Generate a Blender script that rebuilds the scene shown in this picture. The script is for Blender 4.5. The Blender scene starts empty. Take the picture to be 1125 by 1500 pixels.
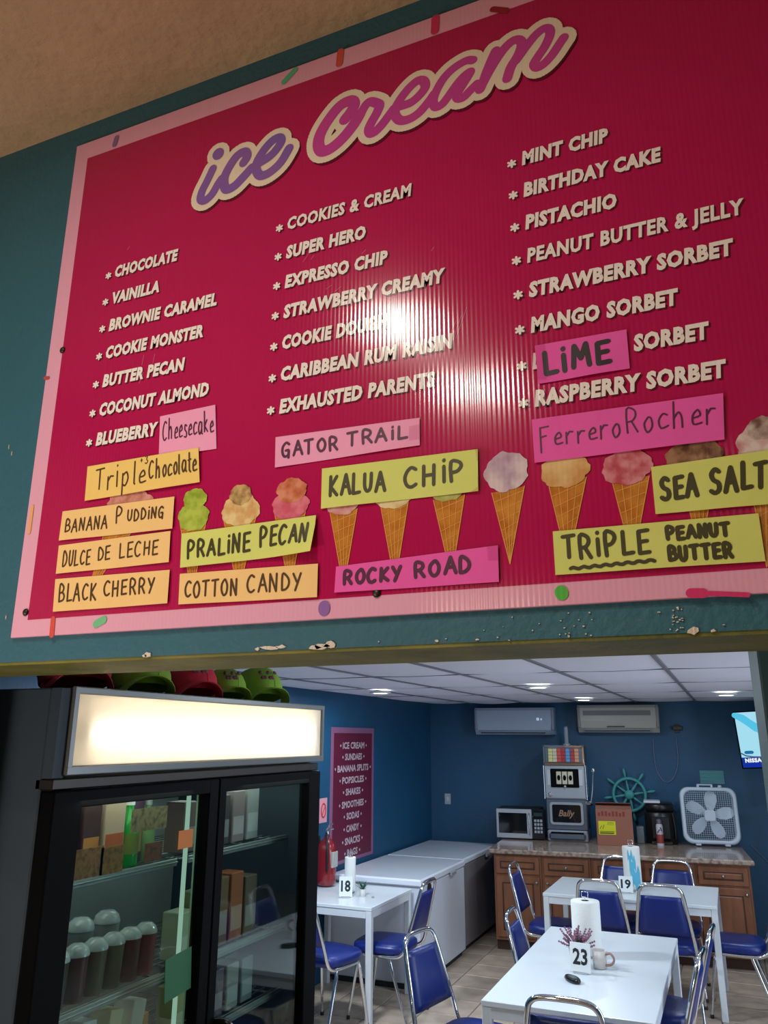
import bpy, bmesh, math, random
from mathutils import Vector, Matrix
random.seed(7)
C = bpy.context.scene.collection
PI = math.pi
R = math.radians

# ------------------------------------------------------------------ camera
F = 1143.08
YAW, PIT, ROL = R(-23.07), R(16.055), R(0.2285)
CAM = Vector((0, 0, 1.91))
fw = Vector((math.sin(YAW)*math.cos(PIT), math.cos(YAW)*math.cos(PIT), math.sin(PIT)))
r0 = Vector((math.cos(YAW), -math.sin(YAW), 0)); u0 = r0.cross(fw)
rt = r0*math.cos(ROL)+u0*math.sin(ROL); up = -r0*math.sin(ROL)+u0*math.cos(ROL)
cd = bpy.data.cameras.new('camera'); cam = bpy.data.objects.new('camera', cd); C.objects.link(cam)
cam.matrix_world = Matrix(((rt.x, up.x, -fw.x, CAM.x), (rt.y, up.y, -fw.y, CAM.y), (rt.z, up.z, -fw.z, CAM.z), (0, 0, 0, 1)))
cd.sensor_fit = 'VERTICAL'; cd.sensor_height = 36; cd.lens = F*36/1500; cd.clip_start = .02
bpy.context.scene.camera = cam

def ray(x, y): return fw+rt*((x-562.5)/F)+up*((750-y)/F)
def at(x, y, ax, v):                       # a pixel of the photograph on the plane axis = v
    d = ray(x, y); return CAM+d*((v-CAM[ax])/d[ax])

# ------------------------------------------------------------------ world, lights, exposure
w = bpy.data.worlds.new('world'); bpy.context.scene.world = w; w.use_nodes = True
w.node_tree.nodes['Background'].inputs[0].default_value = (.25, .3, .4, 1)
w.node_tree.nodes['Background'].inputs[1].default_value = .02
vs = bpy.context.scene.view_settings
vs.view_transform = 'Standard'; vs.look = 'None'; vs.gamma = 1; vs.use_curve_mapping = False; vs.exposure = 0

def area(name, loc, power, col, size, rot=(0, 0, 0), shape='DISK', size_y=None, spread=180):
    l = bpy.data.lights.new(name, 'AREA'); l.energy = power; l.color = col; l.shape = shape; l.size = size
    if size_y: l.size_y = size_y
    l.spread = R(spread)
    o = bpy.data.objects.new(name, l); C.objects.link(o); o.location = loc; o.rotation_euler = rot; return o
WARM = (1, .91, .80); COOL = (.80, .90, 1)
# front room: two recessed bulbs whose mirror images stand on the glossy sign
area('front_lamp', (-.937, .04, 3.33), 12, WARM, .17)
area('front_lamp', (-.841, -.573, 3.33), 11, WARM, .13)
def point(name, loc, power, col, r_):
    l = bpy.data.lights.new(name, 'POINT'); l.energy = power; l.color = col; l.shadow_soft_size = r_; o = bpy.data.objects.new(name, l); C.objects.link(o); o.location = loc
point('low_left_fill', (-1.75, -.05, 1.35), 46, (1, .90, .83), .15)  # added unseen lamp, brightens the sign's lower left and the ceiling
point('front_point_fill', (-1.2, -1.9, 2.55), 4, (1, .82, .62), .12)  # added fill behind the camera that lifts the plaster ceiling, no fitting
area('rear_right_fill', (2.42, 4.6, 1.35), 70, (.72, .84, 1), 2.4, rot=(0, R(90), 0), shape='RECTANGLE', size_y=1.5)  # added cool fill from the right for rear ceiling and tables, no opening
area('front_overhead_fill', (.6, -2.2, 3.3), 3, WARM, .8, shape='SQUARE')  # weak warm fill added overhead behind the camera, nothing built there

# ------------------------------------------------------------------ materials
def lin(c):
    out = []
    for v in c:
        v = v/255; out.append(v/12.92 if v <= .04045 else ((v+.055)/1.055)**2.4)
    return (out[0], out[1], out[2], 1)
MATS = {}
def mat(name, col, rough=.5, metal=0., var=0., vscale=20., bump=0., bscale=60., emit=None, estr=0., coat=0., rand=0., stretch=None, col2=None, thr=None, rib=0., ribs=37., spec=.5):
    if name in MATS: return MATS[name]
    m = bpy.data.materials.new(name); m.use_nodes = True; MATS[name] = m
    nt = m.node_tree; N = nt.nodes; L = nt.links; p = N['Principled BSDF']
    p.inputs['Base Color'].default_value = lin(col); p.inputs['Roughness'].default_value = rough; p.inputs['Metallic'].default_value = metal
    p.inputs['Specular IOR Level'].default_value = spec
    p.inputs['Coat Weight'].default_value = coat
    if emit: p.inputs['Emission Color'].default_value = lin(emit); p.inputs['Emission Strength'].default_value = estr
    tc = N.new('ShaderNodeTexCoord'); src = tc.outputs['Object']
    if stretch:
        mp = N.new('ShaderNodeMapping'); mp.inputs['Scale'].default_value = stretch; L.new(src, mp.inputs[0]); src = mp.outputs[0]
    cout = None
    if var or col2:
        nz = N.new('ShaderNodeTexNoise'); nz.inputs['Scale'].default_value = vscale; nz.inputs['Detail'].default_value = 5; L.new(src, nz.inputs['Vector'])
        rp = N.new('ShaderNodeValToRGB'); L.new(nz.outputs[0], rp.inputs[0])
        a = lin(col); b = lin(col2) if col2 else tuple(min(1, x*(1-var)) for x in a[:3])+(1,)
        lo, hi = thr if thr else (.3, .7)
        rp.color_ramp.elements[0].position = lo; rp.color_ramp.elements[0].color = b
        rp.color_ramp.elements[1].position = hi; rp.color_ramp.elements[1].color = a
        cout = rp.outputs[0]
    if rand:
        oi = N.new('ShaderNodeObjectInfo'); hs = N.new('ShaderNodeHueSaturation')
        mr = N.new('ShaderNodeMapRange'); mr.inputs[3].default_value = 1-rand; mr.inputs[4].default_value = 1+rand*.4
        L.new(oi.outputs['Random'], mr.inputs[0]); L.new(mr.outputs[0], hs.inputs['Value'])
        if cout: L.new(cout, hs.inputs['Color'])
        else: hs.inputs['Color'].default_value = lin(col)
        cout = hs.outputs[0]
    if cout: L.new(cout, p.inputs['Base Color'])
    last = None
    if bump:
        nb = N.new('ShaderNodeTexNoise'); nb.inputs['Scale'].default_value = bscale; nb.inputs['Detail'].default_value = 6; L.new(src, nb.inputs['Vector'])
        bp = N.new('ShaderNodeBump'); bp.inputs['Strength'].default_value = bump; bp.inputs['Distance'].default_value = .01; L.new(nb.outputs[0], bp.inputs['Height'])
        L.new(bp.outputs[0], p.inputs['Normal']); last = bp
    if rib:
        wv = N.new('ShaderNodeTexWave'); wv.inputs['Scale'].default_value = ribs; wv.bands_direction = 'X'; L.new(tc.outputs['Object'], wv.inputs['Vector'])
        bp = N.new('ShaderNodeBump'); bp.inputs['Strength'].default_value = rib; bp.inputs['Distance'].default_value = .001; L.new(wv.outputs[0], bp.inputs['Height'])
        if last: L.new(last.outputs[0], bp.inputs['Normal'])
        L.new(bp.outputs[0], p.inputs['Normal'])
    return m
def glassmat(name, tint=(235, 245, 245), refl=.12):
    if name in MATS: return MATS[name]
    m = bpy.data.materials.new(name); m.use_nodes = True; MATS[name] = m
    nt = m.node_tree; N = nt.nodes; L = nt.links; N.remove(N['Principled BSDF'])
    t = N.new('ShaderNodeBsdfTransparent'); t.inputs[0].default_value = lin(tint)
    g = N.new('ShaderNodeBsdfGlossy'); g.inputs['Roughness'].default_value = .02
    lw = N.new('ShaderNodeLayerWeight'); lw.inputs[0].default_value = .5; fr = N.new('ShaderNodeMath'); fr.operation = 'POWER'; fr.inputs[1].default_value = 4
    L.new(lw.outputs['Facing'], fr.inputs[0]); f2 = N.new('ShaderNodeMath'); f2.operation = 'MULTIPLY_ADD'; f2.inputs[1].default_value = .8; f2.inputs[2].default_value = .035; L.new(fr.outputs[0], f2.inputs[0]); fr = f2
    mx = N.new('ShaderNodeMixShader'); L.new(fr.outputs[0], mx.inputs[0]); L.new(t.outputs[0], mx.inputs[1]); L.new(g.outputs[0], mx.inputs[2])
    L.new(mx.outputs[0], N['Material Output'].inputs[0]); return m
def translmat(name, col):
    m = bpy.data.materials.new(name); m.use_nodes = True
    nt = m.node_tree; N = nt.nodes; L = nt.links; N.remove(N['Principled BSDF'])
    t = N.new('ShaderNodeBsdfTranslucent'); t.inputs[0].default_value = lin(col)
    d = N.new('ShaderNodeBsdfDiffuse'); d.inputs[0].default_value = lin(col)
    mx = N.new('ShaderNodeMixShader'); mx.inputs[0].default_value = .35; L.new(t.outputs[0], mx.inputs[1]); L.new(d.outputs[0], mx.inputs[2])
    L.new(mx.outputs[0], N['Material Output'].inputs[0]); return m
def emis(name, col, s):
    if name in MATS: return MATS[name]
    m = bpy.data.materials.new(name); m.use_nodes = True; MATS[name] = m
    nt = m.node_tree; N = nt.nodes; N.remove(N['Principled BSDF'])
    e = N.new('ShaderNodeEmission'); e.inputs[0].default_value = lin(col); e.inputs[1].default_value = s
    nt.links.new(e.outputs[0], N['Material Output'].inputs[0]); return m

# ------------------------------------------------------------------ mesh builder
class MB:
    def __init__(s): s.v = []; s.f = []; s.sm = []
    def add(s, vs, fs, smooth=False):
        b = len(s.v); s.v += [tuple(v) for v in vs]
        for f in fs: s.f.append(tuple(b+i for i in f)); s.sm.append(smooth)
        return s
    def box(s, lo, hi, ch=0., M=None):
        cx = [(lo[i]+hi[i])/2 for i in range(3)]; h = [abs(hi[i]-lo[i])/2 for i in range(3)]
        if ch <= 0:
            vs = [Vector((cx[0]+h[0]*a, cx[1]+h[1]*b, cx[2]+h[2]*c)) for a in (-1, 1) for b in (-1, 1) for c in (-1, 1)]
            fs = [(0, 1, 3, 2), (4, 6, 7, 5), (0, 4, 5, 1), (2, 3, 7, 6), (0, 2, 6, 4), (1, 5, 7, 3)]
        else:
            ch = min(ch, min(h)*.95); vs = []; idx = {}
            for a in (-1, 1):
                for b in (-1, 1):
                    for c in (-1, 1):
                        for k in range(3):
                            sg = (a, b, c); p = [cx[i]+sg[i]*(h[i] if i == k else h[i]-ch) for i in range(3)]
                            idx[(a, b, c, k)] = len(vs); vs.append(Vector(p))
            fs = []
            for k in range(3):
                i, j = [q for q in range(3) if q != k]
                for sg in (-1, 1):
                    q = []
                    for (a, b) in ((-1, -1), (1, -1), (1, 1), (-1, 1)):
                        t = [0, 0, 0]; t[k] = sg; t[i] = a; t[j] = b; q.append(idx[(*t, k)])
                    fs.append(tuple(q))
                for a in (-1, 1):
                    for b in (-1, 1):
                        t1 = [0]*3; t2 = [0]*3
                        t1[i] = t2[i] = a; t1[j] = t2[j] = b; t1[k] = -1; t2[k] = 1
                        fs.append((idx[(*t1, i)], idx[(*t1, j)], idx[(*t2, j)], idx[(*t2, i)]))
            for a in (-1, 1):
                for b in (-1, 1):
                    for c in (-1, 1): fs.append((idx[(a, b, c, 0)], idx[(a, b, c, 1)], idx[(a, b, c, 2)]))
        if M: vs = [M@v for v in vs]
        return s.add(vs, fs)
    def tube(s, pts, r, seg=8, closed=False, flat=1.):
        pts = [Vector(p) for p in pts]; n = len(pts); rr = r if isinstance(r, (list, tuple)) else [r]*n
        T = []
        for i in range(n):
            a = pts[(i-1) % n] if (closed or i > 0) else pts[i]; b = pts[(i+1) % n] if (closed or i < n-1) else pts[i]
            T.append((b-a).normalized())
        ref = Vector((0, 0, 1)) if abs(T[0].z) < .9 else Vector((1, 0, 0))
        X = T[0].cross(ref).normalized(); vs = []
        for i in range(n):
            X = (X-T[i]*X.dot(T[i])).normalized(); Y = T[i].cross(X)
            for k in range(seg):
                a = 2*PI*k/seg; vs.append(pts[i]+X*math.cos(a)*rr[i]+Y*math.sin(a)*rr[i]*flat)
        fs = []
        for i in range(n if closed else n-1):
            j = (i+1) % n
            for k in range(seg): fs.append((i*seg+k, i*seg+(k+1) % seg, j*seg+(k+1) % seg, j*seg+k))
        s.add(vs, fs, True)
        if not closed: s.add(vs[:seg], [tuple(range(seg-1, -1, -1))]); s.add(vs[-seg:], [tuple(range(seg))])
        return s
    def lathe(s, prof, seg=20, M=None, cap=True):
        vs = [Vector((r*math.cos(2*PI*k/seg), r*math.sin(2*PI*k/seg), z)) for r, z in prof for k in range(seg)]
        if M: vs = [M@v for v in vs]
        fs = [(i*seg+k, i*seg+(k+1) % seg, (i+1)*seg+(k+1) % seg, (i+1)*seg+k) for i in range(len(prof)-1) for k in range(seg)]
        s.add(vs, fs, True)
        if cap:
            if prof[0][0] > 1e-4: s.add(vs[:seg], [tuple(range(seg-1, -1, -1))])
            if prof[-1][0] > 1e-4: s.add(vs[-seg:], [tuple(range(seg))])
        return s
    def slab(s, outline, z0, z1, M=None, ch=0.):      # 2D outline extruded z0..z1, optional chamfer towards z1 and z0
        n = len(outline); cx = sum(p[0] for p in outline)/n; cy = sum(p[1] for p in outline)/n
        def ring(z, k): return [Vector((cx+(p[0]-cx)*k, cy+(p[1]-cy)*k, z)) for p in outline]
        if ch: rad = max(math.hypot(p[0]-cx, p[1]-cy) for p in outline); k = 1-ch/rad; rings = [ring(z0, k), ring(z0+ch, 1), ring(z1-ch, 1), ring(z1, k)]
        else: rings = [ring(z0, 1), ring(z1, 1)]
        vs = [v for r in rings for v in r]
        if M: vs = [M@v for v in vs]
        fs = [(i*n+k, i*n+(k+1) % n, (i+1)*n+(k+1) % n, (i+1)*n+k) for i in range(len(rings)-1) for k in range(n)]
        s.add(vs, fs, bool(ch)); m = (len(rings)-1)*n
        s.add(vs[:n], [tuple(range(n-1, -1, -1))]); s.add(vs[m:m+n], [tuple(range(n))]); return s
    def mesh(s, name, m):
        me = bpy.data.meshes.new(name); me.from_pydata(s.v, [], s.f); me.materials.append(m)
        me.polygons.foreach_set('use_smooth', s.sm); me.update(); return me
    def build(s, name, m, parent=None):
        o = bpy.data.objects.new(name, s.mesh(name, m)); C.objects.link(o)
        if parent: o.parent = parent
        return o
def T(x, y, z): return Matrix.Translation((x, y, z))
def RX(a): return Matrix.Rotation(a, 4, 'X')
def RY(a): return Matrix.Rotation(a, 4, 'Y')
def RZ(a): return Matrix.Rotation(a, 4, 'Z')
def tag(o, label=None, cat=None, group=None, kind=None):
    if label: o['label'] = label
    if cat: o['category'] = cat
    if group: o['group'] = group
    if kind: o['kind'] = kind
    return o
def thing(name, label, cat, loc=(0, 0, 0), rz=0, group=None):
    o = bpy.data.objects.new(name, None); C.objects.link(o); o.empty_display_size = .05
    o.location = loc; o.rotation_euler = (0, 0, rz); return tag(o, label, cat, group)
def mbox(lo, hi, ch=0., M=None): return MB().box(lo, hi, ch, M)
def kids(o): return [c for c in bpy.data.objects if c.parent == o]
def copy_tree(o, parent=None, tree=None):
    c = o.copy(); C.objects.link(c)
    if parent: c.parent = parent
    for ch in kids(o): copy_tree(ch, c)
    return c
def catmull(pts, n=6):
    out = []; P = [pts[0]]+list(pts)+[pts[-1]]
    for i in range(1, len(P)-2):
        for k in range(n):
            t = k/n; a, b, c, d = P[i-1], P[i], P[i+1], P[i+2]
            out.append(tuple(.5*((2*b[j])+(-a[j]+c[j])*t+(2*a[j]-5*b[j]+4*c[j]-d[j])*t*t+(-a[j]+3*b[j]-3*c[j]+d[j])*t**3) for j in range(len(b))))
    out.append(tuple(pts[-1])); return out
def rrect(w, h, r, n=4, cx=0, cy=0):
    o = []
    for sx, sy, a0 in ((1, 1, 0), (-1, 1, 90), (-1, -1, 180), (1, -1, 270)):
        for k in range(n+1):
            a = R(a0+90*k/n); o.append((cx+sx*(w/2-r)+r*math.cos(a), cy+sy*(h/2-r)+r*math.sin(a)))
    return o

# text as mesh in the XY plane, origin at left of baseline
TXT = {}
def text_verts(s, bold=.0, shear=0.):
    k = (s, bold, shear)
    if k not in TXT:
        cu = bpy.data.curves.new('t', 'FONT'); cu.body = s; cu.size = 1; cu.offset = bold; cu.shear = shear; cu.resolution_u = 2; cu.space_character = 1.1 if bold > .04 else 1; cu.space_word = 1.15 if bold > .04 else 1
        o = bpy.data.objects.new('t', cu); C.objects.link(o); dg = bpy.context.evaluated_depsgraph_get()
        me = bpy.data.meshes.new_from_object(o.evaluated_get(dg)); v = [tuple(x.co) for x in me.vertices]; f = [tuple(p.vertices) for p in me.polygons]
        bpy.data.objects.remove(o); bpy.data.curves.remove(cu); bpy.data.meshes.remove(me); TXT[k] = (v, f)
    return TXT[k]
def text_mb(mb, s, O, U, V, width=None, cap=.03, bold=0., shear=0., n=0., center=False):
    v, f = text_verts(s, bold, shear)
    if not v: return mb
    O, U, V = Vector(O), Vector(U).normalized(), Vector(V).normalized(); N_ = U.cross(V)
    x0 = min(p[0] for p in v); x1 = max(p[0] for p in v); sy = cap/.70; sx = (width/(x1-x0)) if width else sy
    off = -(x1-x0)/2*sx if center else 0
    return mb.add([O+U*((p[0]-x0)*sx+off)+V*(p[1]*sy)+N_*n for p in v], f)
# thick strokes lying in a plane (capsules)
def stroke(mb, pts, wd, fn, n=0., seg=8):
    """pts in any 2D space, fn maps (x,y,n) to 3D; wd = width in metres (or per point)"""
    b0 = len(mb.f)
    P = [fn(p[0], p[1], n+(b0+2*i)*1.2e-6) for i, p in enumerate(pts)]; W = wd if isinstance(wd, (list, tuple)) else [wd]*len(pts)
    nr = fn.normal
    for i, p in enumerate(P):
        X = nr.orthogonal().normalized(); Y = nr.cross(X)
        mb.add([p+X*math.cos(2*PI*k/seg)*W[i]/2+Y*math.sin(2*PI*k/seg)*W[i]/2 for k in range(seg)], [tuple(range(seg))])
        if i:
            d = P[i]-P[i-1]
            if d.length > 1e-6:
                q = nr.cross(d).normalized()
                e = nr*6e-7; mb.add([P[i-1]-q*W[i-1]/2+e, P[i]-q*W[i]/2-e, P[i]+q*W[i]/2-e, P[i-1]+q*W[i-1]/2+e], [(0, 1, 2, 3)])
    return mb

# ================================================================== STRUCTURE
SY = 1.19          # plane of the sign wall
ZB = 2.053         # underside of the sign wall
ZC = 3.38          # front room ceiling
ZT = 2.29          # rear room ceiling
XL = -3.25         # rear room left wall
def bw(x): return 9.35+.0875*x            # rear wall line
def backpt(px, py, off=0.):
    d = ray(px, py); t = (9.35-off)/(d.y-.0875*d.x); return CAM+d*t
teal = mat('teal_wall_paint', (46, 104, 122), .55, var=.12, vscale=3, bump=.25, bscale=70)
navy = mat('navy_wall_paint', (22, 82, 118), .5, var=.25, vscale=1.2, bump=.15, bscale=40)
olive = mat('olive_painted_plaster', (66, 78, 24), .6, col2=(124, 120, 52), vscale=9, thr=(.35, .8), bump=.3, bscale=60)
tan = mat('rough_tan_plaster', (196, 166, 132), .85, var=.2, vscale=4, bump=.9, bscale=28)

wf = mbox((-2.6, SY, ZB), (2.6, SY+.24, ZC)).box((-2.6, SY, 0), (-1.8, SY+.24, ZB)).box((1.4, SY, 0), (2.6, SY+.24, ZB)).build('wall_front', teal)
tag(wf, kind='structure')
# olive painted underside of the opening
o = mbox((-1.8, SY+.002, ZB-.006), (1.4, SY+.24, ZB)).build('painted_soffit', olive, wf)
# paint chips along the lower edge (plaster showing)
chipm = mat('bare_plaster_chip', (225, 215, 200), .9, bump=.5, bscale=200)
def chip(px, py, w_, h_):
    p = at(px, py, 1, SY); n = 9; ol = []
    for k in range(n):
        a = 2*PI*k/n; q = random.uniform(.55, 1.1); ol.append((math.cos(a)*w_*q, math.sin(a)*h_*q))
    MB().slab(ol, 0, .003, T(p.x, SY+.0004, p.z)@RX(PI/2)).build('paint_chip', chipm, wf)
for c in [(378, 951, .006, .004), (395, 949, .022, .0045), (412, 948, .012, .004), (462, 949, .014, .005), (472, 947, .018, .006), (484, 945, .012, .007), (218, 959, .009, .006), (213, 961, .006, .003), (1015, 925, .009, .0065), (1045, 924, .005, .0025), (640, 939, .004, .002), (700, 937, .004, .002)]: chip(*c)
for k in range(46):
    px = random.choice([random.uniform(700, 1120), random.uniform(985, 1000), random.uniform(820, 870), random.uniform(500, 1120)])
    chip(px, random.uniform(0, 1)**.6*40+ (896-(px-800)*.062), random.uniform(.001, .0024), random.uniform(.0007, .0014))
# left wall scratches
for (px, py) in [(18, 665), (14, 655), (40, 930), (10, 905)]: chip(px, py, .001, .006)
tag(mbox((-2.6, -3.2, ZC), (2.6, SY+.24, ZC+.1)).build('ceiling', tan), kind='structure')
tag(mbox((-2.7, -3.2, 0), (-2.6, SY+.24, ZC)).build('wall_left', mat('cream_side_wall', (190, 165, 130), .8)), kind='structure')
tag(mbox((2.6, -3.2, 0), (2.7, SY+.24, ZC)).build('wall_right', mat('cream_side_wall', (0, 0, 0))), kind='structure')
tag(mbox((-2.7, -3.3, 0), (2.7, -3.2, ZC)).build('wall_rear', mat('cream_side_wall', (0, 0, 0))), kind='structure')
tag(mbox((-2.7, -3.2, -.1), (2.7, SY+.24, 0)).build('floor', mat('front_floor', (150, 135, 115), .5)), kind='structure')
# downlight fittings of the front room
for (x, y, wd_) in ((-.937, .04, 'nearer the sign wall'), (-.841, -.573, 'further from the sign wall')):
    t = thing('recessed_ceiling_lamp', 'round recessed ceiling lamp of the front room, '+wd_, 'lamp', (x, y, 3.335), group='front room ceiling lamps')
    MB().lathe([(.075, .045), (.085, 0), (.07, 0), (.062, .04)], 24, cap=False).build('rim', mat('white_enamel', (225, 225, 220), .4), t)

# rear room shell
tag(MB().add([(XL, 1.43, 0), (XL, 10, 0), (XL, 10, ZT+.3), (XL, 1.43, ZT+.3), (XL-.1, 1.43, 0), (XL-.1, 10, 0), (XL-.1, 10, ZT+.3), (XL-.1, 1.43, ZT+.3)], [(0, 1, 2, 3), (4, 7, 6, 5), (0, 3, 7, 4), (1, 5, 6, 2), (3, 2, 6, 7), (0, 4, 5, 1)]).build('wall_left', navy), kind='structure')
tag(MB().add([(XL-.1, bw(XL-.1), 0), (2.6, bw(2.6), 0), (2.6, bw(2.6), ZT+.3), (XL-.1, bw(XL-.1), ZT+.3), (XL-.1, 10, 0), (2.6, 10, 0), (2.6, 10, ZT+.3), (XL-.1, 10, ZT+.3)], [(0, 1, 2, 3), (4, 7, 6, 5), (3, 2, 6, 7)]).build('wall_back', navy), kind='structure')
tag(mbox((2.5, 1.43, 0), (2.6, 10, ZT+.3)).build('wall_right', navy), kind='structure')
tag(mbox((.072, 1.82, 0), (.50, 2.36, ZT+.05), .004).build('wall_pier', mat('grey_teal_pier', (66, 104, 110), .5, var=.2, vscale=3)), kind='structure')
# the back wall of the rear room behind the sign wall (its other face)
# floor with tiles
fl = tag(mbox((XL, 1.43, -.1), (2.5, 9.7, -.006)).build('floor', mat('floor_grout', (120, 112, 104), .8)), kind='structure')
tilem = mat('beige_floor_tile', (190, 173, 152), .35, col2=(160, 144, 128), vscale=6, thr=(.3, .6), rand=.14)
tm = mbox((-.1625, -.1625, -.008), (.1625, .1625, 0), .003).mesh('tile', tilem)
nt_ = 0
for i in range(14):
    for j in range(20):
        x = XL+.17+i*.333; y = 3.2+j*.333
        if y > bw(x)-.1: continue
        o = bpy.data.objects.new('floor_tile', tm); C.objects.link(o); o.parent = fl; o.location = (x, y, random.uniform(-.0006, .0006)); nt_ += 1
# dropped ceiling: sagging panels laid in a thin grid
cb = tag(mbox((XL, 1.43, ZT+.2), (2.5, 10, ZT+.25)).build('ceiling', mat('ceiling_void', (60, 60, 62), .9)), kind='structure')
panm = mat('white_ceiling_panel', (226, 225, 236), .8, var=.06, vscale=2, bump=.1, bscale=150)
barm = mat('ceiling_grid_metal', (118, 118, 124), .5)
GX = [-3.36+.6135*k for k in range(11)]      # ... -2.13, -1.52, -.906, -.29, .32
GY = [1.19+1.22*k for k in range(8)]
def sagmesh(x0, x1, y0, y1, sag):
    n1, n2 = 8, 8; mb = MB(); vs = []
    for j in range(n2+1):
        for i in range(n1+1):
            u, v = i/n1, j/n2; q = math.sin(PI*u)**.8*(.35+.65*math.sin(PI*v)**.6)
            vs.append((x0+.012+(x1-x0-.024)*u, y0+.012+(y1-y0-.024)*v, ZT+.004-sag*q))
    fs = [(j*(n1+1)+i, j*(n1+1)+i+1, (j+1)*(n1+1)+i+1, (j+1)*(n1+1)+i) for j in range(n2) for i in range(n1)]
    mb.add(vs, fs, True); mb.add([(v[0], v[1], v[2]+.012) for v in vs], [tuple(reversed(f)) for f in fs], True); return mb
ends = []
for i in range(len(GX)-1):
    for j in range(len(GY)-1):
        y1 = min(GY[j+1], bw(GX[i])+.02); y0 = max(GY[j], 1.45)
        if y1-y0 < .1: continue
        sagmesh(max(GX[i], XL), min(GX[i+1], 2.5), y0, y1, random.uniform(.012, .026)).build('ceiling_panel', panm, cb)
for x in GX[1:]:
    mbox((x-.011, 1.45, ZT-.004), (x+.011, bw(x), ZT+.03)).build('grid_bar', barm, cb)
for i in range(len(GX)-1):
    for y in GY[1:]:
        if y < bw(GX[i]): mbox((max(GX[i], XL)+.011, y-.009, ZT-.002), (min(GX[i+1], 2.5)-.011, y+.009, ZT+.03)).build('grid_bar', barm, cb)

# rear room downlights (four in view, plus added fill lights out of view)
lampm = emis('downlight_glow', (235, 245, 255), 9)
def downlight(x, y, label, pw, group=None):
    t = thing('downlight', label, 'lamp', (x, y, ZT-.03), group=group)
    MB().lathe([(.088, .012), (.092, 0), (.075, -.004), (.07, .004)], 24, cap=False).build('trim_ring', mat('white_enamel', (0, 0, 0)), t)
    MB().lathe([(.001, -.004), (.05, -.003), (.07, .002)], 24, cap=False).build('lens', lampm, t)
    area('downlight_or_fill', (x, y, ZT-.045), pw, COOL, .13)
downlight(-2.654, 6.165, 'round ceiling downlight left of the others, above the tall wall poster', 9)
downlight(-1.249, 5.831, 'round ceiling downlight in front, nearest above the left wall unit', 9)
downlight(-1.268, 7.98, 'round ceiling downlight above the slot machine', 7)
downlight(.016, 7.41, 'round ceiling downlight at the right, above the television', 8)
for (x, y, pw) in ((-2.45, 4.3, 60), (-.9, 3.5, 16), (1.2, 5.4, 10), (1.4, 3.4, 10)):
    area('downlight_or_fill', (x, y, ZT-.045), pw, (.78, .88, 1), .3)  # added fills without fittings, brighten the left table and freezer

# ================================================================== MENU SIGN
SF = SY-.010                      # front face of the sign
class Pl:                         # a plane frame used by strokes and text
    def __init__(s, O, U, V): s.O = Vector(O); s.U = Vector(U).normalized(); s.V = Vector(V).normalized(); s.normal = s.U.cross(s.V)
    def __call__(s, u, v, n=0.): return s.O+s.U*u+s.V*v+s.normal*n
class Px:                         # same, fed with photo pixels on the sign plane
    normal = Vector((0, -1, 0))
    def __call__(s, x, y, n=0.): p = at(x, y, 1, SF); return Vector((p.x, SF-n, p.z))
SP = Px(); SW = Pl((0, SF, 0), (1, 0, 0), (0, 0, 1))
RIB = .11
def sprint(name, col, **k): return mat(name, col, k.pop('rough', .12), rib=RIB, spec=.6, **k)
sign = thing('menu_sign', 'large crimson corrugated plastic ice cream menu board with pink border on the teal wall', 'sign', (0, 0, 0))
X0, X1 = at(114, 215, 1, SF).x-.004, .49
Z1, Z0 = at(114, 215, 1, SF).z+.003, at(5.7, 935, 1, SF).z
mbox((X0, SF+.0005, Z0), (X1, SY, Z1), .001).build('border_panel', sprint('pink_print', (236, 172, 200)), sign)
xi, zi1, zi0 = at(122.7, 234, 1, SF).x+.012, at(122.7, 234, 1, SF).z, at(28, 909, 1, SF).z
mbox((xi, SF, zi0), (X1-.04, SF+.001, zi1)).build('crimson_field', sprint('crimson_print', (184, 14, 84)), sign)
cream = sprint('cream_print', (250, 243, 238)); shadow = sprint('dark_print_shadow', (92, 14, 40))
rows = lambda k: 2.9005-.0672*k
MENU = [(-1.1625, 0, 'CHOCOLATE', .172), (-1.1625, 1, 'VAINILLA', .13), (-1.1625, 2, 'BROWNIE CARAMEL', .283), (-1.1625, 3, 'COOKIE MONSTER', .255), (-1.1625, 4, 'BUTTER PECAN', .214), (-1.1625, 5, 'COCONUT ALMOND', .279), (-1.1625, 6, 'BLUEBERRY', .160),
 (-.7185, 0, 'COOKIES & CREAM', .271), (-.7185, 1, 'SUPER HERO', .176), (-.7185, 2, 'EXPRESSO CHIP', .222), (-.7185, 3, 'STRAWBERRY CREAMY', .335), (-.7185, 4, 'COOKIE DOUGH', .222), (-.7185, 5, 'CARIBBEAN RUM RAISIN', .346), (-.7185, 6, 'EXHAUSTED PARENTS', .312),
 (-.235, 0, 'MINT CHIP', .152), (-.235, 1, 'BIRTHDAY CAKE', .233), (-.235, 2, 'PISTACHIO', .156), (-.235, 3, 'PEANUT BUTTER & JELLY', .345), (-.235, 4, 'STRAWBERRY SORBET', .322), (-.235, 5, 'MANGO SORBET', .235), (-.235, 6, 'L', .012), (-.074, 6, 'SORBET', .112), (-.235, 7, 'RASPBERRY SORBET', .29)]
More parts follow.
